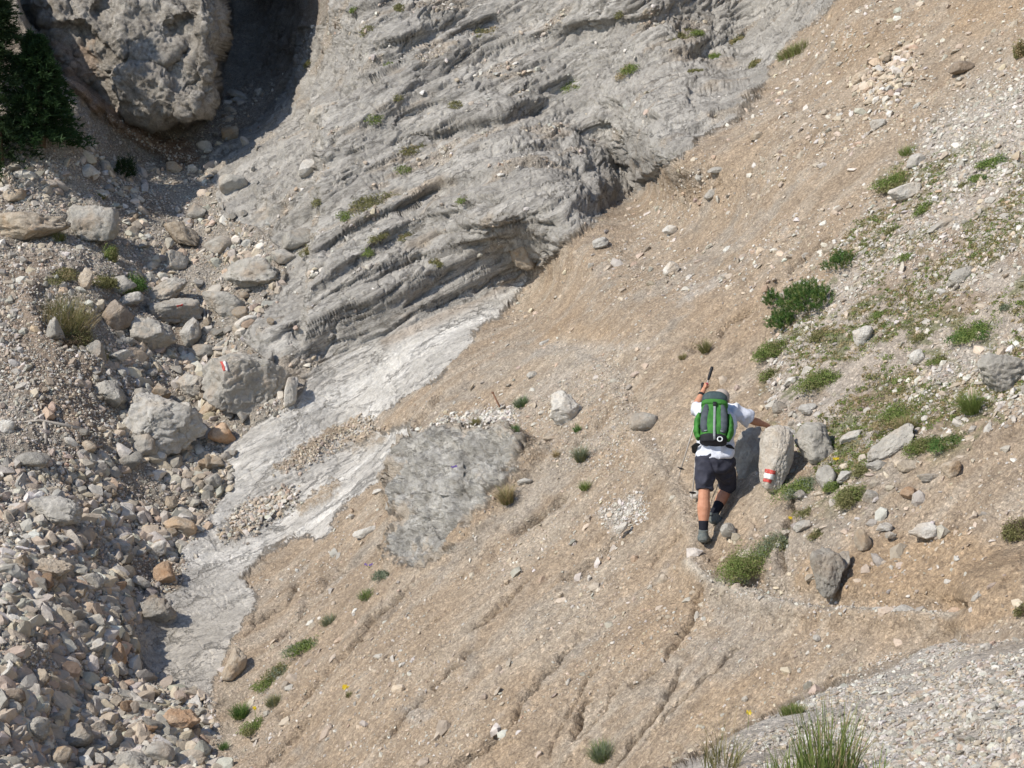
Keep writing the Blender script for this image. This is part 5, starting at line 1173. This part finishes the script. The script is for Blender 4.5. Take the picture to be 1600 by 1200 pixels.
# ------------------------------------------------------------------ the hiker
HD = depth1(1098, 857)
HS = HD / 14.5
def J(px, py, dd=0.0): return Vector(at(px, py, HD + dd * HS))
def simple_mat(name, c, rough=.8, c2=None, scale=40., bump=.0, spec=.25):
    m, nt, b = new_mat(name); b.inputs['Roughness'].default_value = rough; b.inputs['Specular IOR Level'].default_value = spec
    tc = nd(nt, 'ShaderNodeTexCoord'); n = nd(nt, 'ShaderNodeTexNoise', Scale=scale, Detail=5.0); nt.links.new(tc.outputs['Object'], n.inputs['Vector'])
    nt.links.new(mixc(nt, ramp(nt, n.outputs[0], [(.35, (0, 0, 0)), (.65, (1, 1, 1))]), c, c2 or tuple(x * .8 for x in c)), b.inputs['Base Color'])
    if bump:
        bp = nd(nt, 'ShaderNodeBump', Strength=.6, Distance=bump); nt.links.new(n.outputs[0], bp.inputs['Height']); nt.links.new(bp.outputs[0], b.inputs['Normal'])
    return m
M_SKIN = simple_mat('skin', (.50, .25, .155), .55, (.43, .20, .12), 30); M_SHIRT = simple_mat('shirt_white', (.66, .68, .74), .85, (.58, .60, .67), 9, .02); M_SHORT = simple_mat('shorts_navy', (.030, .031, .045), .85, (.045, .046, .062), 14, .01)
M_SOCK = simple_mat('sock_black', (.014, .015, .022), .9); M_SHOE = simple_mat('shoe_teal', (.085, .105, .105), .75, (.15, .155, .14), 50); M_SOLE = simple_mat('shoe_sole', (.22, .17, .12), .85, (.12, .10, .08), 60)
M_GREEN = simple_mat('pack_green', (.055, .205, .035), .75, (.035, .14, .028), 14, .012); M_DGREY = simple_mat('pack_slate', (.055, .085, .085), .7, (.04, .06, .065), 30, .004); M_MGREY = simple_mat('pack_grey', (.075, .09, .10), .75, (.05, .06, .07), 22, .006)
M_BLK = simple_mat('black_webbing', (.018, .019, .022), .7); M_STRAP = simple_mat('grey_webbing', (.26, .28, .29), .7); M_LOGO = simple_mat('white_print', (.7, .72, .72), .6); M_CAP = simple_mat('cap_beige', (.36, .31, .27), .85, (.44, .39, .34), 18, .005)
M_HAIR = simple_mat('hair_grey', (.12, .10, .085), .8, (.22, .20, .18), 80); M_METAL = simple_mat('pole_metal', (.30, .27, .24), .35, (.38, .34, .30), 30, 0, .5); M_PINK = simple_mat('pole_red', (.50, .06, .09), .4); M_DARKM = simple_mat('dark_plastic', (.02, .02, .022), .5)
HX = Vector((math.cos(math.radians(7.5)), -math.sin(math.radians(7.5)), 0)); HY = Vector((math.sin(math.radians(7.5)), math.cos(math.radians(7.5)), 0)); HZ = Vector((0, 0, 1))

def loft(rings, seg=20, cap=True, power=2.0, side=None):
    """rings: (centre, half width sideways, half depth) swept along their centres"""
    V = []; Fc = []; n = len(rings); cs = [Vector(r_[0]) for r_ in rings]
    for i, r_ in enumerate(rings):
        t = (cs[min(i + 1, n - 1)] - cs[max(i - 1, 0)]).normalized(); sx = (side or HX); a = (sx - t * sx.dot(t))
        if a.length < .2: a = HY - t * HY.dot(t)
        a.normalize(); b = t.cross(a)
        for k in range(seg):
            th = k * 6.28318 / seg; c, s = math.cos(th), math.sin(th)
            e = 2 / power; x = math.copysign(abs(c) ** e, c); y = math.copysign(abs(s) ** e, s)
            V.append(cs[i] + a * x * r_[1] + b * y * r_[2])
    for i in range(n - 1):
        for k in range(seg):
            Fc.append((i * seg + k, i * seg + (k + 1) % seg, (i + 1) * seg + (k + 1) % seg, (i + 1) * seg + k))
    if cap:
        Fc.append(tuple(range(seg))[::-1]); Fc.append(tuple((n - 1) * seg + k for k in range(seg)))
    return V, Fc
def join(*vfs):
    V = []; Fc = []
    for v, f in vfs:
        b = len(V); V += [Vector(x) for x in v]; Fc += [tuple(k + b for k in q_) for q_ in f]
    return V, Fc
def ball(c, rx, ry, rz, n=3, rot=None):
    V, Fc = ico(n); R_ = rot or Matrix((HX, HY, HZ)).transposed()
    return [Vector(c) + R_ @ Vector((v[0] * rx, v[1] * ry, v[2] * rz)) for v in V.tolist()], [tuple(f) for f in Fc.tolist()]
def chain(pts, seg=14): return loft([(p, r_, r_ * (q_ if q_ else 1)) for p, r_, q_ in [(*x, None) if len(x) == 2 else x for x in pts]], seg)
def finish(name, vf, mat, parent, remesh=None, smooth=0, label=None, noise=None, sub=0):
    o0 = parent.location if parent else Vector(vf[0][0])
    me = mesh_poly(name, [v - o0 for v in vf[0]], vf[1], mat)
    bm = bmesh.new(); bm.from_mesh(me); bmesh.ops.recalc_face_normals(bm, faces=bm.faces); bm.to_mesh(me); bm.free()
    if remesh or sub:
        tmp = bpy.data.objects.new('tmp', me); C.objects.link(tmp)
        if remesh:
            md = tmp.modifiers.new('r', 'REMESH'); md.mode = 'VOXEL'; md.voxel_size = remesh
            if smooth: sm = tmp.modifiers.new('s', 'SMOOTH'); sm.iterations = smooth; sm.factor = .6
        if sub: sm = tmp.modifiers.new('s', 'SUBSURF'); sm.levels = sub
        dg = bpy.context.evaluated_depsgraph_get(); ev = tmp.evaluated_get(dg); nm = bpy.data.meshes.new_from_object(ev); bpy.data.objects.remove(tmp)
        me = nm; me.name = name
        if not me.materials: me.materials.append(mat)
        if noise:
            co = np.zeros(len(me.vertices) * 3, dtype=np.float32); me.vertices.foreach_get('co', co); co = co.reshape(-1, 3)
            no = np.zeros_like(co).ravel(); me.vertices.foreach_get('normal', no); no = no.reshape(-1, 3)
            f_, a_ = noise; rr = np.abs(fbm(co, f_, 2, .5, 3)); co = co + no * (a_ * (.5 - rr))[:, None]
            me.vertices.foreach_set('co', co.astype(np.float32).ravel())
        me.polygons.foreach_set('use_smooth', np.ones(len(me.polygons), dtype=bool)); me.update()
    return put(name, me, parent, label)

heel = J(1097, 856, 0)
person = bpy.data.objects.new('person', None); C.objects.link(person); person.location = heel
person['label'] = 'hiker in white t-shirt and dark shorts seen from behind, one hand on the rock'; person['category'] = 'person'
# joints
aL, kL, hL = J(1099, 831, .03), J(1100, 774, .06), J(1104, 716, .12)
aR, kR_, hR = J(1115, 804, .26), J(1136, 762, .44), J(1131, 716, .15)
waist, chest, neck = J(1117, 700, .13), J(1121, 664, .26), J(1124, 639, .40)
head = J(1127, 625, .47)
shL, shR = J(1098, 644, .32), J(1146, 643, .32)
elL, wrL, haL = J(1087, 636, .56), J(1098, 612, .66), J(1103, 603, .68)
elR, wrR, haR = J(1175, 657, .40), J(1197, 664, .56), J(1204, 668, .62)
def lerp(a, b, t): return a * (1 - t) + b * t
legL = chain([(lerp(hL, kL, -.05), .085), (lerp(hL, kL, .4), .082), (lerp(hL, kL, .85), .058), (kL, .061, .95), (lerp(kL, aL, .12), .060), (lerp(kL, aL, .32), .069), (lerp(kL, aL, .55), .060), (lerp(kL, aL, .8), .043), (aL, .038), (lerp(aL, J(1099, 845, .04), .8), .038)])
legR = chain([(hR, .085), (lerp(hR, kR_, .5), .078), (lerp(hR, kR_, .9), .060), (kR_, .056), (lerp(kR_, aR, .2), .062), (lerp(kR_, aR, .4), .065), (lerp(kR_, aR, .7), .050), (aR, .038), (lerp(aR, J(1116, 818, .3), .8), .038)])
torso = loft([(lerp(hL, hR, .5) - HZ * .05, .15, .10), (waist, .145, .10), (lerp(waist, chest, .5), .155, .105), (chest, .17, .115), (lerp(chest, neck, .6), .165, .10), (neck, .075, .07), (lerp(neck, head, .5), .058, .06), (head - HZ * .03, .055, .06)], 24)
armL = chain([(lerp(neck, shL, .6), .055), (shL, .058), (lerp(shL, elL, .5), .048), (elL, .042), (lerp(elL, wrL, .3), .043), (lerp(elL, wrL, .75), .031), (wrL, .026), (lerp(wrL, haL, .5), .027)], 12)
armR = chain([(lerp(neck, shR, .6), .055), (shR, .058), (lerp(shR, elR, .5), .050), (elR, .041), (lerp(elR, wrR, .3), .043), (lerp(elR, wrR, .75), .031), (wrR, .026), (lerp(wrR, haR, .5), .028)], 12)
# head with face turned up the slope
hf = (HY * .96 - HZ * .22 + HX * .12).normalized(); hx = hf.cross(HZ).normalized(); hz = hx.cross(hf).normalized()
HR = Matrix((hx, hf, hz)).transposed()
def hp(x, y, z): return head + HR @ Vector((x, y, z))
face = join(ball(head, .076, .096, .108, 3, HR), ball(hp(0, .035, -.055), .055, .06, .055, 3, HR), ball(hp(0, .10, -.018), .014, .022, .026, 2, HR), ball(hp(0, .088, -.052), .026, .012, .009, 2, HR), ball(hp(0, .078, -.088), .024, .02, .02, 2, HR),
            ball(hp(.078, -.005, -.01), .010, .020, .032, 2, HR), ball(hp(-.078, -.005, -.01), .010, .020, .032, 2, HR), ball(hp(.03, .085, .028), .026, .012, .008, 2, HR), ball(hp(-.03, .085, .028), .026, .012, .008, 2, HR))
# hands
PT = J(1113, 573, .70); PB = J(1060, 746, .62)
pole_dir = (PB - PT).normalized()
def on_pole(py): 
    t = (py - 573) / (746 - 573); return lerp(PT, PB, t)
grip = on_pole(604)
def finger(pts, r0=.0092, r1=.0072): return chain([(p, r0 + (r1 - r0) * i / (len(pts) - 1)) for i, p in enumerate(pts)], 9)
out = (-HY * .75 - HX * .25); out = (out - pole_dir * out.dot(pole_dir)).normalized(); sd = pole_dir.cross(out).normalized()
hand_parts = [loft([(lerp(wrL, grip, .25), .024, .018), (grip + out * .022 + pole_dir * .012, .040, .016), (grip + out * .024 - pole_dir * .02, .036, .014)], 12, side=pole_dir)]
for i in range(4):
    o_ = pole_dir * (-.030 + .020 * i); L_ = [1.0, 1.1, 1.05, .85][i]; c_ = grip + o_
    hand_parts.append(finger([c_ + out * .026 + sd * .004, c_ + out * .018 * L_ + sd * .022, c_ - out * .006 + sd * .025, c_ - out * .020 * L_ + sd * .012, c_ - out * .020 + sd * -.004]))
hand_parts.append(finger([grip + pole_dir * .025 + out * .02, grip - sd * .020 + out * .008 + pole_dir * .005, grip - sd * .020 - out * .012 - pole_dir * .018, grip - sd * .006 - out * .022 - pole_dir * .03], .0115, .009))
fw = (haR - wrR).normalized(); fw = (fw + Vector((.15, .1, -.15))).normalized(); pal_s = fw.cross(HZ).normalized(); pal_n = pal_s.cross(fw)
palm = haR + fw * .0
hand_parts.append(loft([(wrR, .024, .019), (lerp(wrR, palm, .6), .034, .016), (palm + fw * .02, .042, .015), (palm + fw * .045, .040, .012)], 12, side=pal_s))
for i in range(4):
    o_ = pal_s * (-.030 + .020 * i); L_ = [.82, 1.0, 1.05, .95][i] * .07; spd = (fw + pal_s * (-.18 + .12 * i)).normalized(); c_ = palm + fw * .042 + o_
    hand_parts.append(finger([c_, c_ + spd * L_ * .45 + pal_n * .004, c_ + spd * L_ * .8 - pal_n * .006, c_ + spd * L_ * 1.05 - pal_n * .020]))
hand_parts.append(finger([palm - fw * .015 + pal_s * .030, palm + pal_s * .050 + fw * .015 - pal_n * .005, palm + pal_s * .060 + fw * .040 - pal_n * .012], .0115, .009))
body = finish('body', join(legL, legR, torso, armL, armR, face, *hand_parts), M_SKIN, person, remesh=.0065, smooth=3)
for x_ in (-.03, .03):
    finish('eye', ball(hp(x_, .088, .010), .011, .008, .007, 2, HR), M_LOGO, person)
# shirt
shirt = join(loft([(lerp(hL, hR, .5) + HZ * .015, .182, .130), (waist, .178, .128), (lerp(waist, chest, .5), .176, .125), (chest, .185, .125), (lerp(chest, neck, .6), .178, .108), (lerp(chest, neck, .95), .10, .08), (neck, .078, .072)], 28),
             chain([(lerp(neck, shL, .5), .065), (shL, .073), (lerp(shL, elL, .45), .068), (lerp(shL, elL, .75), .068)], 14),
             chain([(lerp(neck, shR, .45), .07), (shR, .078), (lerp(shR, elR, .5), .078), (lerp(shR, elR, .78), .080), (lerp(shR, elR, .86), .078)], 14))
finish('t_shirt', shirt, M_SHIRT, person, remesh=.008, smooth=4, noise=(5.0, .045))
# shorts
pel = lerp(hL, hR, .5)
sh = join(loft([(pel + HZ * .045 + (waist - pel) * .3, .165, .120), (pel + HZ * .0, .182, .135), (pel - HZ * .08, .178, .135), (pel - HZ * .12, .150, .120)], 26),
          chain([(hL, .105), (lerp(hL, kL, .4), .097), (lerp(hL, kL, .72), .086), (lerp(hL, kL, .84), .082)], 18),
          chain([(hR, .108), (lerp(hR, kR_, .5), .100), (lerp(hR, kR_, .8), .088), (lerp(hR, kR_, .98), .084)], 18))
so_ = finish('shorts', sh, M_SHORT, person, remesh=.008, smooth=4, noise=(6.0, .035))
finish('cargo_pocket', loft([(lerp(hL, kL, .5) - HX * .075, .02, .05), (lerp(hL, kL, .75) - HX * .066, .02, .05)], 14, power=4), M_SHORT, so_, sub=1) if False else None
for nm_, a_, k_, t0_ in (('sock', aL, kL, .32), ('sock', aR, kR_, .5)):
    top_ = lerp(a_, k_, t0_)
    finish(nm_, chain([(lerp(a_, k_, -.16), .046), (a_, .046), (lerp(a_, top_, .5), .050), (top_, .061 if a_ is aR else .054), (top_ + (k_ - a_).normalized() * .004, .045)], 16), M_SOCK, person, sub=1)
def shoe(heelp, toe, ank, nm='shoe', k=1.5):
    f_ = (toe - heelp); L_ = f_.length; f_.normalize(); s_ = f_.cross(HZ).normalized(); u_ = s_.cross(f_).normalized()
    up = [(q__[0], q__[1] * k, q__[2] * 1.12) for q__ in [(heelp + u_ * .045 - f_ * .002, .030, .030), (heelp + u_ * .055 + f_ * .03, .040, .046), (heelp + u_ * .058 + f_ * .09, .041, .046), (heelp + u_ * .045 + f_ * .16, .047, .034), (heelp + u_ * .038 + f_ * (L_ - .04), .045, .026), (heelp + u_ * .034 + f_ * L_, .026, .018)]]
    root = finish(nm, join(loft(up, 16, side=s_), loft([(heelp + u_ * .03 + f_ * .045, .056, .056), (heelp + u_ * .09 + f_ * .045, .054, .058), (ank + HZ * .0, .050, .054), (ank + HZ * .028, .052, .056)], 16, side=s_)), M_SHOE, person, remesh=.007, smooth=3)
    sole = [(q__[0], q__[1] * k, q__[2] * 1.25) for q__ in [(heelp + u_ * .014 - f_ * .008, .036, .014), (heelp + u_ * .014 + f_ * .03, .043, .015), (heelp + u_ * .014 + f_ * .12, .040, .013), (heelp + u_ * .014 + f_ * (L_ - .06), .051, .014), (heelp + u_ * .018 + f_ * (L_ + .004), .028, .014)]]
    finish('sole', loft(sole, 16, side=s_, power=3), M_SOLE, root, sub=1)
    for k in range(4):
        finish('shoelace', chain([(heelp + u_ * (.098 - .012 * k) + f_ * (.09 + .022 * k) - s_ * .02, .003), (heelp + u_ * (.104 - .013 * k) + f_ * (.09 + .022 * k), .003), (heelp + u_ * (.098 - .012 * k) + f_ * (.09 + .022 * k) + s_ * .02, .003)], 6), M_STRAP, root)
    return root
shoe(J(1097, 852, -.02) + HZ * .02, J(1103, 850, .24) , aL)
shoe(J(1108, 819, .24), J(1136, 823, .36), aR)
# cap and hair, watch
finish('hair', join(ball(hp(0, -.014, -.004), .079, .090, .088, 3, HR)), M_HAIR, person, noise=None)
cap = finish('cap', join(ball(hp(0, -.006, .030), .087, .106, .090, 3, HR)), M_CAP, person, remesh=.008, smooth=2)
finish('cap_peak', loft([(hp(0, .07, .045), .07, .006), (hp(0, .12, .038), .062, .005), (hp(0, .155, .028), .035, .004)], 16, side=hx), M_CAP, cap, sub=1)
wd_ = (wrL - elL).normalized(); wc_ = lerp(elL, wrL, .80)
wt = finish('watch_strap', chain([(wc_ - wd_ * .014, .033), (wc_ - wd_ * .013, .0365), (wc_ + wd_ * .013, .035), (wc_ + wd_ * .014, .031)], 16), M_BLK, person)
finish('watch_face', loft([(wc_ - HY * .034, .018, .018), (wc_ - HY * .044, .017, .017)], 16), M_DARKM, wt)

# ------------------------------------------------------------------ backpack (a thing of its own, carried on the back)
pb_, pt_ = J(1114, 697, -.03), J(1117, 620, .20)
PU = (pt_ - pb_).normalized(); PS = (HX - PU * HX.dot(PU)).normalized(); PO = PS.cross(PU).normalized()
if PO.dot(FWD) > 0: PO = -PO
pk = bpy.data.objects.new('backpack', None); C.objects.link(pk); pk.location = pb_
pk['label'] = 'green and dark grey hiking backpack worn on the back of the hiker'; pk['category'] = 'backpack'
HT = (pt_ - pb_).length
def K(s, u, o): return pb_ + PS * s + PU * (u * HT) + PO * o
def pl_loft(rs, seg=24, power=2.8): return loft([(K(s, u, o), a * .95, b) for s, u, o, a, b in rs], seg, side=PS, power=power)
finish('main_body', pl_loft([(0, .10, .00, .105, .07), (0, .14, .01, .135, .095), (0, .3, .015, .148, .112), (0, .55, .015, .145, .112), (0, .75, .01, .132, .100), (0, .86, .0, .115, .085), (0, .90, .0, .08, .06)]), M_GREEN, pk, remesh=.008, smooth=3, noise=(9, .012))
bot = finish('bottom_panel', pl_loft([(0, .02, .0, .09, .06), (0, .05, .0, .142, .098), (0, .17, .012, .150, .112), (0, .19, .01, .10, .08)]), M_BLK, pk, remesh=.008, smooth=3)
for sg in (-1, 1):
    # dark side panels curving up the front, light trim, stretch pocket
    V_, F_ = loft([(K(sg * .086, .17, .088), .038, .030), (K(sg * .096, .33, .098), .046, .034), (K(sg * .090, .55, .100), .046, .034), (K(sg * .078, .70, .090), .036, .030), (K(sg * .062, .83, .074), .020, .020)], 16, side=PS)
    finish('front_panel', (V_, F_), M_MGREY, pk, sub=1)
    V_, F_ = loft([(K(sg * .145, .12, .02), .022, .05), (K(sg * .165, .25, .02), .034, .065), (K(sg * .165, .48, .02), .030, .058), (K(sg * .150, .62, .02), .014, .035)], 16, side=PS)
    finish('side_pocket', (V_, F_), M_GREEN, pk, remesh=.008, smooth=2, noise=(12, .014))
    V_, F_ = loft([(K(sg * .155, .05, -.03), .012, .032), (K(sg * .185, .06, -.11), .010, .034), (K(sg * .180, .03, -.22), .008, .03), (K(sg * .11, .02, -.30), .006, .02)], 12, side=PU)
    finish('hip_belt', (V_, F_), M_BLK, pk)
    V_, F_ = loft([(K(sg * .085, .86, -.06), .030, .010), (K(sg * .095, .96, -.15), .032, .010), (K(sg * .125, .86, -.25), .030, .010), (K(sg * .155, .62, -.26), .024, .008), (K(sg * .175, .35, -.16), .012, .005), (K(sg * .150, .18, -.05), .010, .004)], 12, side=PS)
    finish('shoulder_strap', (V_, F_), M_BLK, pk, sub=1)
    for u_ in (.32, .60):
        V_, F_ = loft([(K(sg * .060, u_ + .04, .125), .004, .002), (K(sg * .125, u_, .09), .006, .0025), (K(sg * .185, u_ - .03, .02), .005, .0025)], 8, side=PU); finish('compression_strap', (V_, F_), M_BLK, pk)
    V_, F_ = loft([(K(sg * .062, .22, .124), .006, .003), (K(sg * .088, .20, .118), .008, .003), (K(sg * .122, .26, .10), .004, .003)], 8, side=PU); finish('trim', (V_, F_), M_STRAP, pk, sub=1)
lid = finish('top_lid', pl_loft([(0, .80, .01, .12, .095), (0, .86, .012, .144, .122), (0, .95, .006, .136, .112), (0, 1.03, -.01, .100, .080), (0, 1.08, -.01, .05, .04)]), M_DGREY, pk, remesh=.008, smooth=3)
finish('lid_trim', pl_loft([(0, .765, .01, .12, .095), (0, .785, .012, .144, .120), (0, .825, .012, .147, .124), (0, .84, .01, .13, .10)]), M_GREEN, pk, remesh=.007, smooth=2)
finish('lid_logo', loft([(K(-.055, .93, .122), .012, .003), (K(-.015, .935, .126), .010, .003)], 8, side=PU, power=4), M_LOGO, lid)
finish('center_strap', loft([(K(.0, .78, .134), .012, .003), (K(.002, .6, .136), .012, .003), (K(.004, .35, .140), .012, .003), (K(.008, .12, .130), .012, .003), (K(.012, .04, .118), .011, .003)], 8, side=PS, power=4), M_STRAP, pk)
finish('buckle', loft([(K(0, .70, .140), .018, .006), (K(0, .78, .138), .018, .006)], 12, side=PS, power=5), M_DARKM, pk)
def torus(c, R_, r_, nx, ax, seg=28):
    V = []; Fc = []; a = ax.cross(nx).normalized()
    for i in range(seg):
        t = i * 6.28318 / seg; d = nx * math.cos(t) + a * math.sin(t)
        for k in range(8):
            p = k * 6.28318 / 8; V.append(c + d * (R_ + r_ * math.cos(p)) + ax * r_ * math.sin(p))
    for i in range(seg):
        for k in range(8): Fc.append((i * 8 + k, i * 8 + (k + 1) % 8, ((i + 1) % seg) * 8 + (k + 1) % 8, ((i + 1) % seg) * 8 + k))
    return V, Fc
finish('ring', torus(K(.066, .055, .118), .024, .006, PS, PO), M_LOGO, pk)

# ------------------------------------------------------------------ trekking poles
def pole(top, tip, lab, bask):
    root = bpy.data.objects.new('trekking_pole', None); C.objects.link(root); root.location = tip; root['label'] = lab; root['category'] = 'trekking pole'
    d = (tip - top).normalized(); L_ = (tip - top).length
    a_ = lambda t: top + d * t
    g = finish('grip', chain([(a_(0), .013), (a_(.02), .019), (a_(.05), .016), (a_(.10), .017), (a_(.135), .014), (a_(.15), .010)], 12), M_DARKM, root)
    finish('upper_shaft', chain([(a_(.15), .0095), (a_(.24), .0095)], 10), M_METAL, root)
    finish('red_section', chain([(a_(.18), .0108), (a_(.225), .0108)], 10), M_PINK, root)
    finish('lock_collar', chain([(a_(.225), .014), (a_(.25), .014)], 10), M_DARKM, root)
    finish('lower_shaft', chain([(a_(.24), .0085), (a_(L_ * .7), .008), (a_(L_ - .06), .006)], 10), M_METAL, root)
    finish('basket', chain([(a_(L_ - bask - .008), .012), (a_(L_ - bask - .004), .038), (a_(L_ - bask + .002), .038), (a_(L_ - bask + .012), .012)], 14), M_DARKM, root)
    finish('tip', chain([(a_(L_ - .06), .006), (a_(L_ - .02), .004), (a_(L_), .002)], 8), M_METAL, root)
    sx_ = HX
    finish('wrist_strap', chain([(a_(.02) + sx_ * .01, .004), (a_(.06) + sx_ * .035, .0055), (a_(.13) + sx_ * .062, .006), (a_(.155) + sx_ * .045, .0055), (a_(.14) + sx_ * .01, .004)], 8), M_BLK, g, sub=1)
    finish('strap_end', chain([(a_(.15) + sx_ * .055, .0055), (a_(.175) + sx_ * .085, .006), (a_(.20) + sx_ * .098, .005)], 8), M_BLK, g)
    return root
pole(PT, PB, 'raised trekking pole with black grip and loop held in the left hand of the hiker', .10)
pole(J(1098, 598, .76), J(1081, 783, .40), 'second trekking pole hanging straight down behind the left leg of the hiker', .09)
